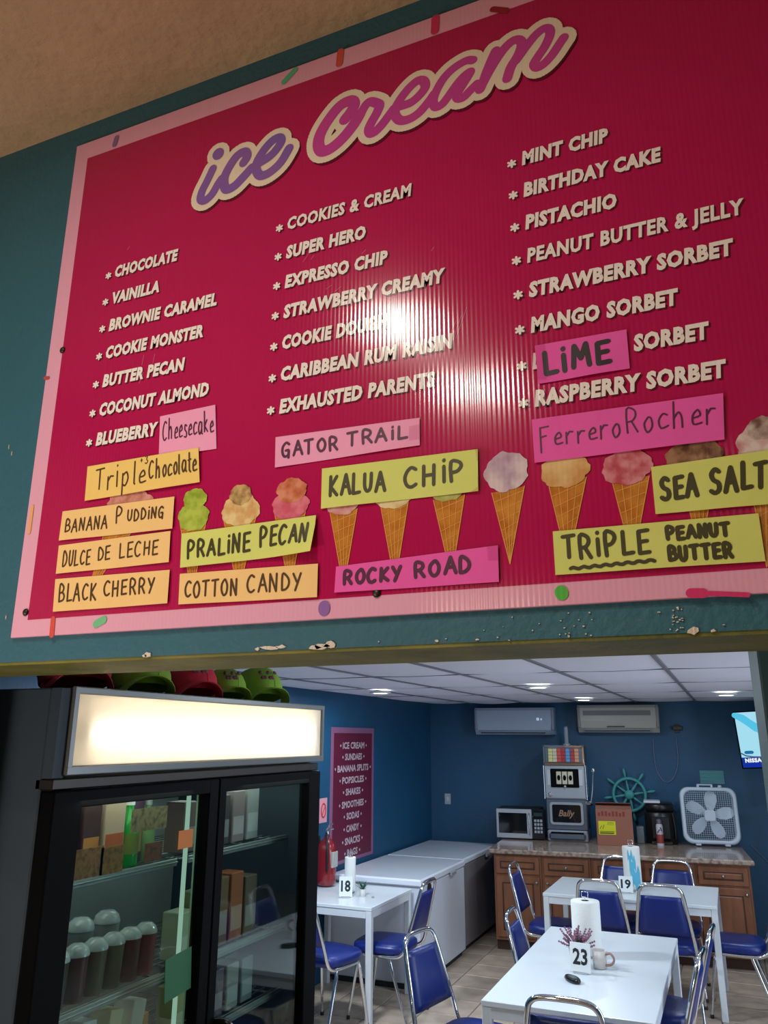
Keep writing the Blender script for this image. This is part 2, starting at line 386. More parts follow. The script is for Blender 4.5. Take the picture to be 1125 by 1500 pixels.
for x, k, s_, w_ in MENU:
    z = rows(k); sh = .12
    parts = []
    for dn, dx, dz, m_ in ((.0012, 0, 0, cream), (.0006, .0028, -.003, shadow)):
        mb = MB(); text_mb(mb, s_, (x+dx, SF-dn, z+dz), (1, 0, 0), (0, 0, 1), width=w_, cap=.0262, bold=.042 if '&' in s_ else .056, shear=sh)
        if x != -.074:
            for a in range(3):        # asterisk: three crossed bars
                ca, sa = math.cos(R(90+60*a))*.0070, math.sin(R(90+60*a))*.0070
                stroke(mb, [(x-.0185+dx-ca, z+.0078+dz-sa), (x-.0185+dx+ca, z+.0078+dz+sa)], .0044, SW, dn+.00005*a, 6)
        parts.append((mb, m_))
    o = parts[0][0].build('lettering', parts[0][1], sign); parts[1][0].build('letter_shadow', parts[1][1], o)

# script title
def zz(ox, oy, sc): return lambda L: [(ox+x*sc, oy+y*sc) for x, y in L]
za, zb, zc = zz(270, 20, .2578), zz(500, 80, .17778), zz(660, 20, .17778)
ICE = [za([(195, 800), (196, 802)]), za([(165, 885), (135, 950), (105, 1010), (95, 1055), (120, 1065), (160, 1030), (195, 970), (215, 940)]),
       za([(340, 850), (360, 815), (345, 790), (300, 815), (250, 890), (228, 950), (240, 1000), (285, 985), (340, 930), (385, 880)]),
       za([(435, 850), (500, 805), (550, 740), (545, 710), (505, 725), (455, 780), (415, 850), (415, 900), (440, 925), (490, 905), (550, 850), (598, 770)])]
ICEW = [.030, .021, .023, .022]
CRM = [za([(915, 605), (950, 560), (968, 520), (945, 500), (885, 530), (820, 610), (775, 690), (765, 750), (785, 785), (835, 770), (900, 715), (965, 635), (1000, 575)]),
       zb([(150, 520), (200, 430), (240, 395), (300, 410), (318, 430), (295, 490), (255, 560), (230, 620), (245, 655), (290, 635), (350, 570), (410, 490), (440, 450)]),
       zb([(500, 430), (580, 400), (650, 340), (695, 275), (680, 225), (630, 225), (560, 285), (490, 375), (450, 450), (450, 510), (490, 550), (560, 540), (640, 490), (720, 400), (770, 330)]),
       zb([(1085, 55), (1030, 60), (930, 120), (850, 200), (790, 300), (760, 390), (780, 440), (830, 420), (880, 360), (950, 260), (1010, 190), (1065, 150), (1040, 200), (990, 280), (955, 340), (965, 370), (1010, 360), (1060, 310), (1120, 250)]),
       zc([(375, 315), (345, 380), (300, 490), (265, 590), (245, 635)]),
       zc([(250, 620), (330, 470), (420, 330), (500, 245), (560, 225), (590, 260), (560, 350), (500, 450), (470, 545)]),
       zc([(540, 400), (620, 290), (700, 190), (770, 135), (815, 140), (820, 190), (780, 280), (720, 370), (690, 425), (715, 455), (770, 425), (840, 350), (900, 260), (935, 208)])]
CRMW = [.026, .021, .020, .0185, .019, .019, .018]
crm_m = sprint('cream_logo_outline', (240, 226, 202)); pur = sprint('purple_print', (126, 96, 178), col2=(150, 100, 170), vscale=6); pnk = sprint('magenta_print', (196, 66, 166), col2=(206, 70, 146), vscale=9)
mo = MB(); ms = MB(); m1 = MB(); m2 = MB()
for S_, W_, m_ in ((ICE, ICEW, m1), (CRM, CRMW, m2)):
    for st, wd in zip(S_, W_):
        p = catmull(st, 5)
        wd *= 1.04 if m_ is m2 else 1.0; stroke(mo, p, wd+.029, SP, .0016, 14); stroke(m_, p, wd, SP, .0024, 12)
        q = [(x+2, y+3) for x, y in p]; stroke(ms, q, wd+.027, SP, .0008, 12)
lo = mo.build('title_outline', crm_m, sign); ms.build('title_shadow', shadow, lo)
m1.build('title_lettering', pur, sign); m2.build('title_lettering', pnk, sign)

# sprinkles printed on the border
def sprk(a, b, w_, col):
    mb = MB(); stroke(mb, [a, b], w_, SP, .0009, 12); mb.build('sprinkle', sprint('sprinkle_print_%d_%d_%d' % col, col), sign)
for a in [((171, 202), (168, 212), .014, (140, 110, 160)), ((432, 103), (416, 120), .014, (90, 190, 140)), ((499, 76), (497, 94), .016, (216, 84, 70)), ((638, 27), (637, 46), .017, (214, 50, 100)),
          ((722, 14), (742, 16), .013, (150, 30, 50)), ((66, 554), (71, 553.7), .008, (190, 80, 80)), ((48, 742), (43, 780), .008, (240, 180, 110)), ((78, 907), (76, 930), .012, (224, 84, 78)),
          ((141, 914), (152, 908), .016, (120, 200, 150)), ((475, 889), (475, 893), .022, (150, 110, 180)), ((822, 867), (823, 870), .020, (90, 190, 80)), ((1012, 869), (1030, 869), .014, (220, 60, 120)), ((1030, 869), (1095, 871.5), .007, (220, 60, 120))]: sprk(*a)
# screws
steel = mat('steel', (170, 170, 172), .3, 1); chrome = mat('chrome', (225, 228, 232), .08, 1); dsteel = mat('dark_steel', (70, 66, 62), .45, .9)
for px, py in ((92, 513), (38, 897), (552, 869)):
    p = SP(px, py); MB().lathe([(.0075, 0), (.0075, .002), (.004, .0045), (.0001, .005)], 12, T(*p)@RX(PI/2)).build('screw', dsteel, sign)

# printed ice cream cones
waf = sprint('waffle_print', (216, 146, 62), col2=(190, 112, 40), vscale=40, thr=(.35, .65)); wafl = sprint('waffle_line_print', (228, 166, 86))
def blob(mb, pts, n):
    P = [SP(x, y, n) for x, y in pts]; c = sum(P, Vector())/len(P); k = len(P); mb.add(P+[c], [(i, (i+1) % k, k) for i in range(k)])
def cone(tl, tr, tip, n=.0007):
    mb = MB(); a, b, c = SP(*tl, n), SP(*tr, n), SP(*tip, n); mb.add([a, c, b], [(0, 1, 2)]); o = mb.build('printed_cone', waf, sign)
    ml = MB()
    for k in range(1, 7):
        t = k/7.5; s_ = (k-.6)/7.5
        stroke(ml, [(tl[0]+(tip[0]-tl[0])*t, tl[1]+(tip[1]-tl[1])*t), (tr[0]+(tip[0]-tr[0])*s_, tr[1]+(tip[1]-tr[1])*s_)], .0014*(1-t*.6), SP, n+.0004, 4)
    for k in (.25, .5, .75):
        stroke(ml, [(tl[0]+(tr[0]-tl[0])*k, tl[1]+(tr[1]-tl[1])*k), tip], .0013, SP, n+.0004, 4)
    stroke(ml, [tl, tip, tr], .0016, SP, n+.0004, 4)
    ml.build('waffle_lines', wafl, o); return o
def scoop(cx, cy, rx, ry, col, col2, o=None, n=.0016, seed=1, vs_=40, sq=1.):
    rnd = random.Random(seed); pts = []
    ph = [rnd.uniform(0, 6) for _ in range(3)]
    for k in range(40):
        a = 2*PI*k/40; q = 1+.035*math.sin(5*a+ph[0])+.03*math.sin(9*a+ph[1])+.02*math.sin(15*a+ph[2])+rnd.uniform(-.015, .015)
        x = math.cos(a)*rx*q; pts.append((cx+x, cy+math.sin(a)*ry*q-x*.12))
    mb = MB(); blob(mb, pts, n); return mb.build('printed_scoop', sprint('scoop_print_%d_%d_%d' % col, col, col2=col2, vscale=vs_, thr=(.38, .6)), o or sign)
def c7(x, y): return (380+x*.3556, 580+y*.3556)
def c8(x, y): return (690+x*.3867, 560+y*.3867)
def c6(x, y): return (x*.4267, 580+y*.4267)
cone(c7(292, 480), c7(404, 465), c7(348, 790)); scoop(*c7(345, 440), 24, 18, (232, 190, 180), (214, 140, 140), seed=3)
cone(c7(500, 450), c7(615, 430), c7(560, 775)); scoop(*c7(555, 420), 26, 16, (240, 222, 170), (210, 170, 110), seed=4)
cone(c7(718, 430), c7(846, 408), c7(792, 750)); scoop(*c7(775, 390), 24, 16, (200, 200, 120), (170, 170, 90), seed=5)
cone(c7(958, 400), c7(1092, 372), c7(1033, 692)); scoop(*c7(1018, 313), 32, 29, (226, 208, 214), (180, 150, 176), seed=6, vs_=22)
cone(c8(296, 395), c8(437, 360), c8(368, 690)); scoop(*c8(357, 335), 36, 25, (236, 200, 140), (214, 160, 96), seed=7, vs_=22)
cone(c8(535, 375), c8(675, 355), c8(614, 680)); scoop(*c8(592, 322), 37, 26, (226, 150, 158), (196, 84, 100), seed=8)
cone(c8(790, 330), c8(930, 315), c8(868, 650)); scoop(*c8(845, 285), 42, 28, (172, 130, 100), (96, 62, 48), seed=9)
cone(c8(1040, 300), c8(1190, 280), c8(1120, 700)); scoop(*c8(1100, 235), 36, 36, (230, 214, 208), (200, 140, 140), seed=10); scoop(*c8(1100, 175), 22, 17, (214, 196, 186), (120, 90, 80), seed=11, n=.002)
# left group, mostly covered by the notes
cone(c6(618, 430), c6(712, 415), c6(660, 690)); scoop(*c6(666, 415), 22.5, 21, (190, 208, 90), (150, 176, 60), seed=12); scoop(*c6(672, 355), 17, 15.5, (184, 206, 84), (146, 170, 58), seed=13, n=.002)
cone(c6(770, 430), c6(880, 415), c6(820, 680)); scoop(*c6(828, 395), 28, 23, (240, 216, 156), (220, 170, 110), seed=14); scoop(*c6(828, 340), 16, 15, (214, 180, 120), (110, 74, 50), seed=15, n=.002)
cone(c6(945, 410), c6(1050, 395), c6(996, 665)); scoop(*c6(999, 375), 27, 21, (232, 132, 150), (214, 96, 120), seed=16); scoop(*c6(1003, 325), 22, 18, (226, 150, 120), (196, 104, 70), seed=17, n=.002)
cone(c6(380, 390), c6(520, 370), c6(300, 690)); scoop(*c6(448, 365), 34, 16, (226, 160, 150), (190, 120, 100), seed=18)

# scuffs worn into the plastic
mb = MB()
for a in [((444, 384), (452, 372)), ((456, 380), (460, 374)), ((664, 498), (676, 462)), ((668, 496), (684, 450)), ((660, 490), (668, 470)), ((187, 366), (190, 361)), ((208, 535), (211, 520)), ((224, 533), (227, 519)), ((204, 562), (210, 545)), ((632, 368), (636, 362)), ((530, 372), (536, 366)), ((478, 424), (486, 418)), ((490, 428), (500, 420))]: stroke(mb, list(a), .0011, SP, .0006, 4)
mb.build('scuff_marks', sprint('scuff', (214, 120, 150)), sign)['kind'] = 'stuff'

# ------------------------------------------------------------------ handwritten paper notes
G = {  # single-stroke letters on a 0..1 grid, y up
 'A': [[(0, 0), (.45, 1), (.9, 0)], [(.2, .38), (.72, .38)]], 'B': [[(.08, 0), (.1, 1), (.55, .95), (.7, .75), (.5, .55), (.12, .5)], [(.5, .55), (.82, .35), (.7, .08), (.08, 0)]],
 'C': [[(.8, .88), (.5, 1), (.2, .8), (.05, .45), (.2, .1), (.5, 0), (.8, .12)]], 'D': [[(.08, 0), (.1, 1), (.5, .92), (.8, .6), (.75, .25), (.45, .03), (.08, 0)]],
 'E': [[(.75, 1), (.1, .97), (.08, 0), (.75, .03)], [(.1, .5), (.65, .53)]], 'G': [[(.8, .85), (.5, 1), (.15, .75), (.08, .35), (.3, 0), (.7, .08), (.75, .42), (.45, .42)], [(.75, .42), (.74, -.12)]],
 'H': [[(.08, 0), (.1, 1)], [(.75, 0), (.78, 1)], [(.1, .5), (.76, .52)]], 'i': [[(.2, 0), (.2, .75)], [(.2, 1.02), (.22, 1.06)]], 'K': [[(.08, 0), (.1, 1)], [(.75, .98), (.12, .45), (.8, 0)]],
 'L': [[(.1, 1), (.08, 0), (.75, .04)]], 'M': [[(.02, 0), (.15, .95), (.5, .35), (.85, .98), (.98, 0)]], 'N': [[(.06, 0), (.1, 1), (.75, 0), (.8, 1)]],
 'O': [[(.45, 1), (.12, .75), (.06, .35), (.35, 0), (.72, .15), (.82, .6), (.6, .95), (.45, 1)]], 'P': [[(.1, 0), (.08, 1), (.6, .97), (.75, .75), (.5, .5), (.1, .45)]],
 'R': [[(.1, 0), (.08, 1), (.6, .95), (.72, .72), (.5, .5), (.12, .46)], [(.4, .48), (.82, 0)]], 'S': [[(.75, .88), (.45, 1), (.15, .8), (.3, .55), (.7, .4), (.72, .12), (.4, 0), (.08, .1)]],
 'T': [[(0, .96), (.85, 1)], [(.42, .97), (.4, 0)]], 'U': [[(.08, 1), (.08, .3), (.35, 0), (.68, .2), (.76, 1)]], 'Y': [[(.02, 1), (.4, .5)], [(.8, 1), (.25, 0)]],
 'F': [[(.85, 1), (.12, .97), (.1, -.25)], [(.12, .5), (.6, .55)]], '3': [[(.1, .9), (.6, 1), (.4, .55), (.7, .3), (.4, 0), (.05, .1)]],
 'a': [[(.7, .55), (.35, .62), (.08, .3), (.3, 0), (.68, .25), (.72, .58), (.7, .1), (.85, 0)]], 'c': [[(.7, .55), (.4, .62), (.1, .35), (.25, .02), (.75, .1)]], 'e': [[(.12, .3), (.65, .38), (.5, .62), (.15, .4), (.2, .05), (.75, .08)]],
 'h': [[(.1, 0), (.12, 1.05)], [(.12, .4), (.45, .62), (.65, .4), (.68, 0)]], 'k': [[(.1, 0), (.12, 1.05)], [(.6, .6), (.14, .3), (.7, 0)]], 'l': [[(.2, 1.1), (.15, .05), (.3, 0)]], 'o': [[(.4, .62), (.1, .35), (.3, 0), (.65, .2), (.6, .55), (.4, .62)]],
 'p': [[(.12, .6), (.08, -.4)], [(.12, .5), (.5, .65), (.68, .35), (.4, .02), (.1, .12)]], 'r': [[(.12, .6), (.1, 0)], [(.12, .4), (.4, .62), (.7, .6)]], 's': [[(.6, .55), (.25, .62), (.2, .38), (.6, .22), (.5, 0), (.1, .03)]], 't': [[(.3, 1), (.25, .1), (.5, 0)], [(.05, .62), (.6, .66)]],
 'q': [[(.1, .58), (.5, .58)], [(.3, .8), (.28, .35)]]}
WD = {'i': .45, 'l': .42, 'M': 1.2, ' ': .55, 't': .65, 'r': .75, 'e': .8, 'c': .8, 'o': .8, 's': .75, 'a': .9, 'E': .92, 'L': .9}
class Quad:
    normal = Vector((0, -1, 0))
    def __init__(s, q, n, curl=0.): s.c = [at(x, y, 1, SF) for x, y in q]; s.n = n; s.curl = curl
    def __call__(s, u, v, n=0.):   # u right, v up; corners: tl, tr, br, bl
        tl, tr, br, bl = s.c; p = (bl*(1-u)+br*u)*(1-v)+(tl*(1-u)+tr*u)*v
        off = s.n+.0012*math.sin(u*7+s.c[0].x*40)*(1-v)+s.curl*max(0, u-.55)**2*max(0, .8-v)*4
        return Vector((p.x, SF-off-n, p.z))
def write(mb, Q, s_, u0, u1, v0, v1, wd, seed=0, rise=0., slant=0.):
    rnd = random.Random(seed+len(s_)); tot = sum(WD.get(c, 1.) for c in s_); u = u0; k_ = (u1-u0)/tot
    for c in s_:
        w_ = WD.get(c, 1.)
        if c in G:
            jx, jy, sc = rnd.uniform(-.04, .04), rnd.uniform(-.05, .05), rnd.uniform(.92, 1.06)
            for st in G[c]:
                low = c.islower() and c not in 'i'
                P = catmull(st, 3) if (len(st) > 3 and c not in 'AMNEHKLTF') else st
                pts = []
                for (x, y) in P:
                    yy = v0+(v1-v0)*(y*sc+jy)+rise*(u-u0); pts.append((u+k_*((x*(.8 if w_ >= .8 else w_*1.0)+jx)+.08+slant*y), yy))
                stroke(mb, pts, wd, Q, .0006, 6)
        u += k_*w_
def paper(col, name): return mat(name, col, .75, bump=.12, bscale=25, var=.04, vscale=12)
PAP = {'orange': paper((252, 210, 138), 'orange_paper'), 'yellow': paper((250, 214, 120), 'light_orange_paper'), 'lime': paper((222, 230, 122), 'lime_paper'), 'pink': paper((244, 92, 184), 'hot_pink_paper'), 'palepink': paper((250, 168, 206), 'pale_pink_paper')}
ink = mat('brown_black_ink', (84, 58, 30), .5); inkp = mat('purple_black_ink', (84, 22, 62), .5); inkd = mat('black_marker_ink', (66, 62, 26), .5)
tape = glassmat('clear_tape', (248, 240, 244))
def note(label, q, col, n, texts, inkm=ink, wd=.0045, curl=0., tapes=()):
    Q = Quad(q, n, curl); nx, nz = 16, 4; vs = [Q(i/nx, j/nz) for j in range(nz+1) for i in range(nx+1)]
    fs = [(j*(nx+1)+i, j*(nx+1)+i+1, (j+1)*(nx+1)+i+1, (j+1)*(nx+1)+i) for j in range(nz) for i in range(nx)]
    mb = MB().add(vs, fs, True); m = len(vs); mb.add([v+Vector((0, .0003, 0)) for v in vs], [tuple(reversed(f)) for f in fs], True)
    o = tag(mb.build('paper_note', PAP[col], None), label, 'note')
    for i, t in enumerate(texts):
        h = MB(); write(h, Q, *t, **({'wd': wd} if len(t) < 6 else {})); h.build('handwriting', inkm, o)
    for tq in tapes:
        mb = MB(); P = [SP(x, y, n+.0012) for x, y in tq]; mb.add(P, [tuple(range(len(P)))]); mb.build('clear_tape', tape, o)
    return o
N6 = lambda *a: [c6(*p) for p in a]
N7 = lambda *a: [c7(*p) for p in a]
N8 = lambda *a: [c8(*p) for p in a]
c5 = lambda x, y: (700+x*.3778, 180+y*.3778)
note('square pale pink note with thin cursive writing, partly under the light orange note', N6((553, 72), (742, 32), (745, 182), (547, 215)), 'palepink', .003, [('Cheesecake', .05, .98, .40, .85)], inkp, .0028)
note('light orange note with tall thin mixed-case writing, topmost of the four at the left', N6((307, 245), (687, 180), (690, 298), (297, 362)), 'yellow', .0055, [('Triple', .08, .56, .25, .85), ('q3', .49, .58, .78, 1.0, .002), ('Chocolate', .57, .99, .34, .88)], ink, .0035)
note('orange note with capital writing, second of the four stacked at the left', N6((220, 398), (603, 347), (597, 457), (208, 498)), 'orange', .004, [('BANANA', .04, .44, .26, .68), ('P', .50, .58, .36, .85), ('UDDiNG', .60, .93, .40, .74)], ink, .0036)
note('orange note with capital writing, third of the four stacked at the left', N6((207, 515), (590, 465), (585, 572), (198, 612)), 'orange', .004, [('DULCE', .05, .32, .22, .72), ('DE', .37, .50, .30, .74), ('LECHE', .56, .92, .30, .76)], ink, .0036)
note('orange note with capital writing, lowest of the four stacked at the left', N6((195, 630), (587, 598), (580, 713), (188, 742)), 'orange', .004, [('BLACK', .04, .40, .28, .78), ('CHERRY', .44, .90, .36, .80)], ink, .004)
note('lime note with capital writing below the three small scoops, its lower right corner curling', N6((630, 475), (1090, 412), (1083, 540), (626, 592)), 'lime', .006, [('PRALiNE', .05, .55, .26, .74), ('PECAN', .60, .97, .32, .82)], inkd, .0055, curl=.02)
note('orange note with capital writing, below the lime note at the lower left', N6((622, 612), (1095, 577), (1093, 692), (618, 717)), 'orange', .004, [('COTTON', .04, .45, .22, .72), ('CANDY', .50, .91, .25, .76)], ink, .004)
note('pale pink note with capital marker writing below the middle column', N7((70, 172), (662, 92), (663, 205), (68, 297)), 'palepink', .003, [('GATOR', .04, .47, .30, .74), ('TRAiL', .51, .94, .34, .78)], inkp, .005, tapes=[[(600, 626), (618, 622), (618, 644), (600, 647)]])
note('lime note with capital marker writing above three waffle cones', N7((262, 302), (902, 222), (905, 395), (258, 467)), 'lime', .004, [('KALUA', .05, .44, .28, .74), ('CHiP', .54, .94, .30, .78)], inkd, .0062, tapes=[[(696, 655), (718, 658), (712, 682), (700, 676)], [(700, 700), (714, 700), (708, 724), (690, 722), (701, 714)]])
note('hot pink note with capital marker writing at the bottom centre of the board', N7((320, 705), (985, 617), (990, 768), (314, 812)), 'pink', .004, [('ROCKY', .05, .44, .28, .74), ('ROAD', .50, .86, .34, .80)], inkp, .0062, tapes=[[(714, 799), (731, 797), (732, 822), (716, 822)]])
note('hot pink note with one thick black word, stuck over a line of the right column', [c5(*p) for p in ((222, 868), (577, 805), (590, 955), (237, 1015))], 'pink', .004, [('LiME', .07, .86, .24, .80)], mat('black_marker', (28, 16, 24), .45), .0085, tapes=[[c5(*p) for p in ((205, 872), (262, 860), (270, 1000), (225, 1000))]])
note('hot pink note with long thin cursive writing under the right column', N8((232, 145), (955, 45), (960, 220), (243, 308)), 'pink', .0045, [('Ferrero', .03, .49, .34, .80), ('Rocher', .50, .97, .38, .92)], inkp, .0026)
note('lime note with capital marker writing cut off by the right edge', N8((683, 325), (1185, 252), (1185, 460), (700, 502)), 'lime', .005, [('SEA', .05, .37, .28, .74), ('SALT', .44, .90, .32, .80)], inkd, .0068)
tn = note('lime note with thick marker writing in two sizes and a wavy underline', N8((312, 568), (1088, 500), (1115, 680), (322, 732)), 'lime', .0055, [('TRiPLE', .04, .50, .36, .86), ('PEANUT', .565, .87, .60, .86), ('BUTTER', .565, .87, .14, .43)], inkd, .006)
Qt = Quad(N8((312, 568), (1088, 500), (1115, 680), (322, 732)), .0055); mb = MB()
stroke(mb, [(.08+.42*k/30, .12+.05*k/30+.022*math.sin(k*1.6)) for k in range(31)], .0055, Qt, .0006, 6); mb.build('underline', inkd, tn)

# ================================================================== DISPLAY FRIDGE
FX = -1.64; FY0, FY1, FZ = 1.645, 3.14, 2.034; FB = -2.36
fr = thing('display_fridge', 'black two-door glass display fridge with a glowing light box on top', 'fridge', (FX, FY0, 0))
fw_ = FY1-FY0; fd = FX-FB
navyst = mat('dark_slate_steel', (52, 64, 74), .6, 0, var=.15, vscale=2)
black = mat('black_frame', (8, 8, 9), .6, spec=.06); inner = mat('fridge_liner', (150, 160, 158), .5); greyf = mat('grey_aluminium_frame', (128, 130, 128), .35, .6)
mbox((-fd, 0, .12), (-.04, .035, FZ), .004).build('side_panel', navyst, fr)
mbox((-fd, fw_-.035, .12), (-.04, fw_, FZ), .004).build('side_panel', navyst, fr)
mbox((-.0385, 0, 1.80), (-.004, .040, FZ), .001).build('front_post', navyst, fr)
mbox((-fd, .035, .12), (-fd+.03, fw_-.035, FZ), .003).build('back_panel', inner, fr)
mbox((-fd+.03, .035, 1.775), (-.16, fw_-.035, FZ), .003).build('top_housing', navyst, fr)
mbox((-fd, .0, .0), (-.05, fw_, .12), .004).build('base_grille', black, fr)
mbox((-fd+.03, .035, .12), (-.05, fw_-.035, .16), .003).build('floor_liner', inner, fr)
mbox((-.06, 0, 1.77), (0, fw_, 1.80), .004).build('header_rail', mat('dark_steel', (0, 0, 0)), fr)
mbox((-.06, fw_/2-.03, .12), (-.042, fw_/2+.03, 1.77), .004).build('mullion', inner, fr)
# light box: frame, translucent panel, real tube behind
lx = .0; ly0, ly1, lz0, lz1 = .042, fw_+.03, 1.812, 2.036
lbx = mbox((-.16, ly0, lz0), (lx, ly0+.012, lz1), .002).box((-.16, ly1-.012, lz0), (lx, ly1, lz1), .002).box((-.16, ly0, lz1-.012), (lx, ly1, lz1), .002).box((-.16, ly0, lz0), (lx, ly1, lz0+.02), .002).build('light_box', mat('warm_white_enamel', (200, 196, 184), .5), fr)
mbox((lx-.006, ly0-.004, lz0-.006), (lx+.008, ly1+.004, lz0+.018), .003).box((lx-.006, ly0-.004, lz1-.016), (lx+.008, ly1+.004, lz1+.004), .003).box((lx-.0055, ly0-.0034, lz0), (lx+.0074, ly0+.018, lz1), .003).box((lx-.0055, ly1-.018, lz0), (lx+.0074, ly1+.0034, lz1), .003).build('light_box_frame', greyf, fr)
mbox((lx-.004, ly0+.012, lz0+.012), (lx-.001, ly1-.012, lz1-.01)).build('translucent_panel', translmat('milky_acrylic', (248, 242, 232)), fr)
mbox((-.155, ly0+.012, lz0+.018), (-.15, ly1-.012, lz1-.012)).build('reflector', mat('warm_white_enamel', (0, 0, 0)), fr)
MB().tube([(-.035, ly0+.085, 1.915), (-.035, ly1-.07, 1.915)], .013, 12).build('fluorescent_tube', emis('tube_light', (255, 248, 238), 21), fr)
mbox((-.06, ly0+.055, 1.895), (-.02, ly0+.085, 1.935), .003).box((-.06, ly1-.07, 1.895), (-.02, ly1-.045, 1.935), .003).build('tube_socket', greyf, fr)
# doors
glass = glassmat('door_glass', (226, 236, 232))
def fdoor(y0, y1, left):
    d = thing('d', None, None); z0, z1, b = .18, 1.768, .062
    d.name = 'door'; d.parent = fr
    mbox((-.035, y0, z0), (.012, y0+(.105 if left else .045), z1), .004).box((-.035, y1-(.055 if left else .10), z0), (.012, y1, z1), .004).box((-.034, y0+.01, z1-.045), (.0112, y1-.01, z1-.0006), .003).box((-.034, y0+.01, z0+.0006), (.0112, y1-.01, z0+.09), .003).build('door_frame', black, d)
    mbox((-.014, y0+.04, z0+.05), (-.008, y1-.04, z1-.04)).build('door_glass', glass, d)
    hy = y1-.034 if left else y0+.05
    MB().tube(catmull([(.012, hy, 1.02), (.06, hy, 1.02), (.088, hy, .975), (.092, hy, .85), (.092, hy, .6), (.088, hy, .47), (.04, hy, .43), (.012, hy, .425)], 4), .0125, 10).build('handle', mat('black_handle', (24, 22, 22), .2, coat=.5), d)
    return d
dl = fdoor(0.0, fw_/2-.002, True); dr_ = fdoor(fw_/2+.002, fw_, False)
# paper stickers on the left door
def sticker(nm, y, z, w_, h_, m_, rot=0., x=.0, par=dl):
    mbox((-.0078, -w_/2, -h_/2), (-.0065, w_/2, h_/2), 0, T(x, y, z)@RX(rot)).build(nm, m_, par)
sticker('green_sticker', 2.255-FY0, 1.20, .13, .12, mat('green_card', (20, 98, 52), .5), .08)
sticker('orange_label', .60, 1.59, .075, .055, mat('orange_label', (206, 116, 34), .6))
for nm_, (px0, py0, px1, py1), cc in (('tan_price_label', (106, 1246, 147, 1282), (206, 132, 66)), ('amber_price_label', (147, 1242, 177, 1276), (190, 126, 40)), ('tan_price_label', (192, 1186, 242, 1212), (190, 156, 104)), ('brown_price_label', (211, 1236, 235, 1259), (150, 84, 44))):
    a = at(px0, py0, 0, FX-.02); b = at(px1, py1, 0, FX-.02); o_ = mbox((-.0165, a.y-FY0, b.z), (-.0155, b.y-FY0, a.z)); o_ = o_.build(nm_, mat('pl_%d_%d_%d' % cc, cc, .6, col2=tuple(int(v*.6) for v in cc), vscale=60, thr=(.3, .55)), dl)
a = at(281, 1300, 0, FX-.05); b = at(297, 1300, 0, FX-.05)
mbox((-.055, a.y-FY0, .2), (-.045, b.y-FY0, 1.765), .002).build('inner_post', mat('pale_green_post', (150, 170, 146), .5, emit=(150, 200, 140), estr=.1), fr)  # faint emission in the material stands in for light on the post
# framed notice and a plain beige patch on the body side
mbox((-fd+.02, -.002, 1.30), (-.44, 0, 1.72)).build('framed_notice', mat('pale_notice', (150, 142, 140), .5), fr)
mbox((-fd+.02, -.003, .7), (-.31, 0, 1.30)).build('beige_patch', mat('flat_beige', (165, 154, 142), .6), fr)
# shelves
shm = mat('shelf_wire', (150, 156, 152), .35, .5)
SH = [1.50, 1.16, .93, .55]
for z in SH:
    for (a, b) in ((.04, fw_/2-.03), (fw_/2+.03, fw_-.04)):
        mb = mbox((-.13, a, z-.012), (-.12, b, z+.012), .002)
        for k in range(14): mb.tube([(-.12-.04*k, a, z), (-.12-.04*k, b, z)], .003, 4)
        for k in range(4): mb.tube([(-.12, a+.03+(b-a-.06)*k/3, z-.004), (-.66, a+.03+(b-a-.06)*k/3, z-.004)], .004, 4)
        mb.build('shelf', shm, fr)
for y in (fw_/2-.045, fw_/2+.045):
    mbox((-.085, y-.008, .3), (-.075, y+.008, 1.74), .002).build('interior_light', emis('fridge_led', (200, 235, 215), .75), fr)
area('fridge_lamp', (FX-.2, FY0+fw_/2-.4, 1.74), 2.4, (.9, 1, .95), .5, shape='SQUARE'); area('fridge_lamp', (FX-.2, FY0+fw_/2+.4, 1.74), 2.0, (.9, 1, .95), .5, shape='SQUARE')
# goods on the shelves
def bottle(y, x, z, r, h, col, label, group, cap=(230, 230, 225), band=None):
    t = thing('bottle', label, 'bottle', (FX+x, FY0+y, z+.0045), group=group)
    MB().lathe([(r*.9, 0), (r, .01), (r, h*.62), (r*.75, h*.74), (r*.36, h*.84), (r*.34, h*.93)], 14).build('body', mat('bottle_%d_%d_%d' % col, col, .15), t)
    MB().lathe([(r*.42, h*.92), (r*.42, h)], 12).build('cap', mat('cap_%d_%d_%d' % cap, cap, .4), t)
    if band: MB().lathe([(r*1.02, h*.2), (r*1.02, h*.5)], 14, cap=False).build('label', mat('band_%d_%d_%d' % band, band, .5), t)
def carton(y, x, z, w_, d_, h_, col, label, group, tilt=0., col2=None, rz=0.):
    t = thing('carton', label, 'carton', (FX+x, FY0+y, z+.005), rz, group=group); t.rotation_euler = (tilt, 0, rz)
    mbox((-d_/2, -w_/2, 0), (d_/2, w_/2, h_), .003).build('body', mat('carton_%d_%d_%d' % col, col, .5), t)
    c2 = col2 or tuple(int(v*.6+90) for v in col)
    mbox((d_/2, -w_/2+.006, h_*.15), (d_/2+.001, w_/2-.006, h_*.5)).build('label', mat('carton_%d_%d_%d' % c2, c2, .5), t)
def cup(y, x, z, r, h, col, label, group):
    t = thing('lidded_cup', label, 'cup', (FX+x, FY0+y, z+.0045), group=group)
    MB().lathe([(r*.8, 0), (r, h*.8)], 14).build('cup', mat('cup_%d_%d_%d' % col, col, .35), t)
    MB().lathe([(r*1.05, h*.8), (r*1.05, h*.83), (r*.9, h*.93), (r*.5, h), (.001, h)], 14).build('lid', mat('clear_lid', (205, 212, 210), .1, coat=.5), t)
g = 'goods on the top shelf of the fridge'
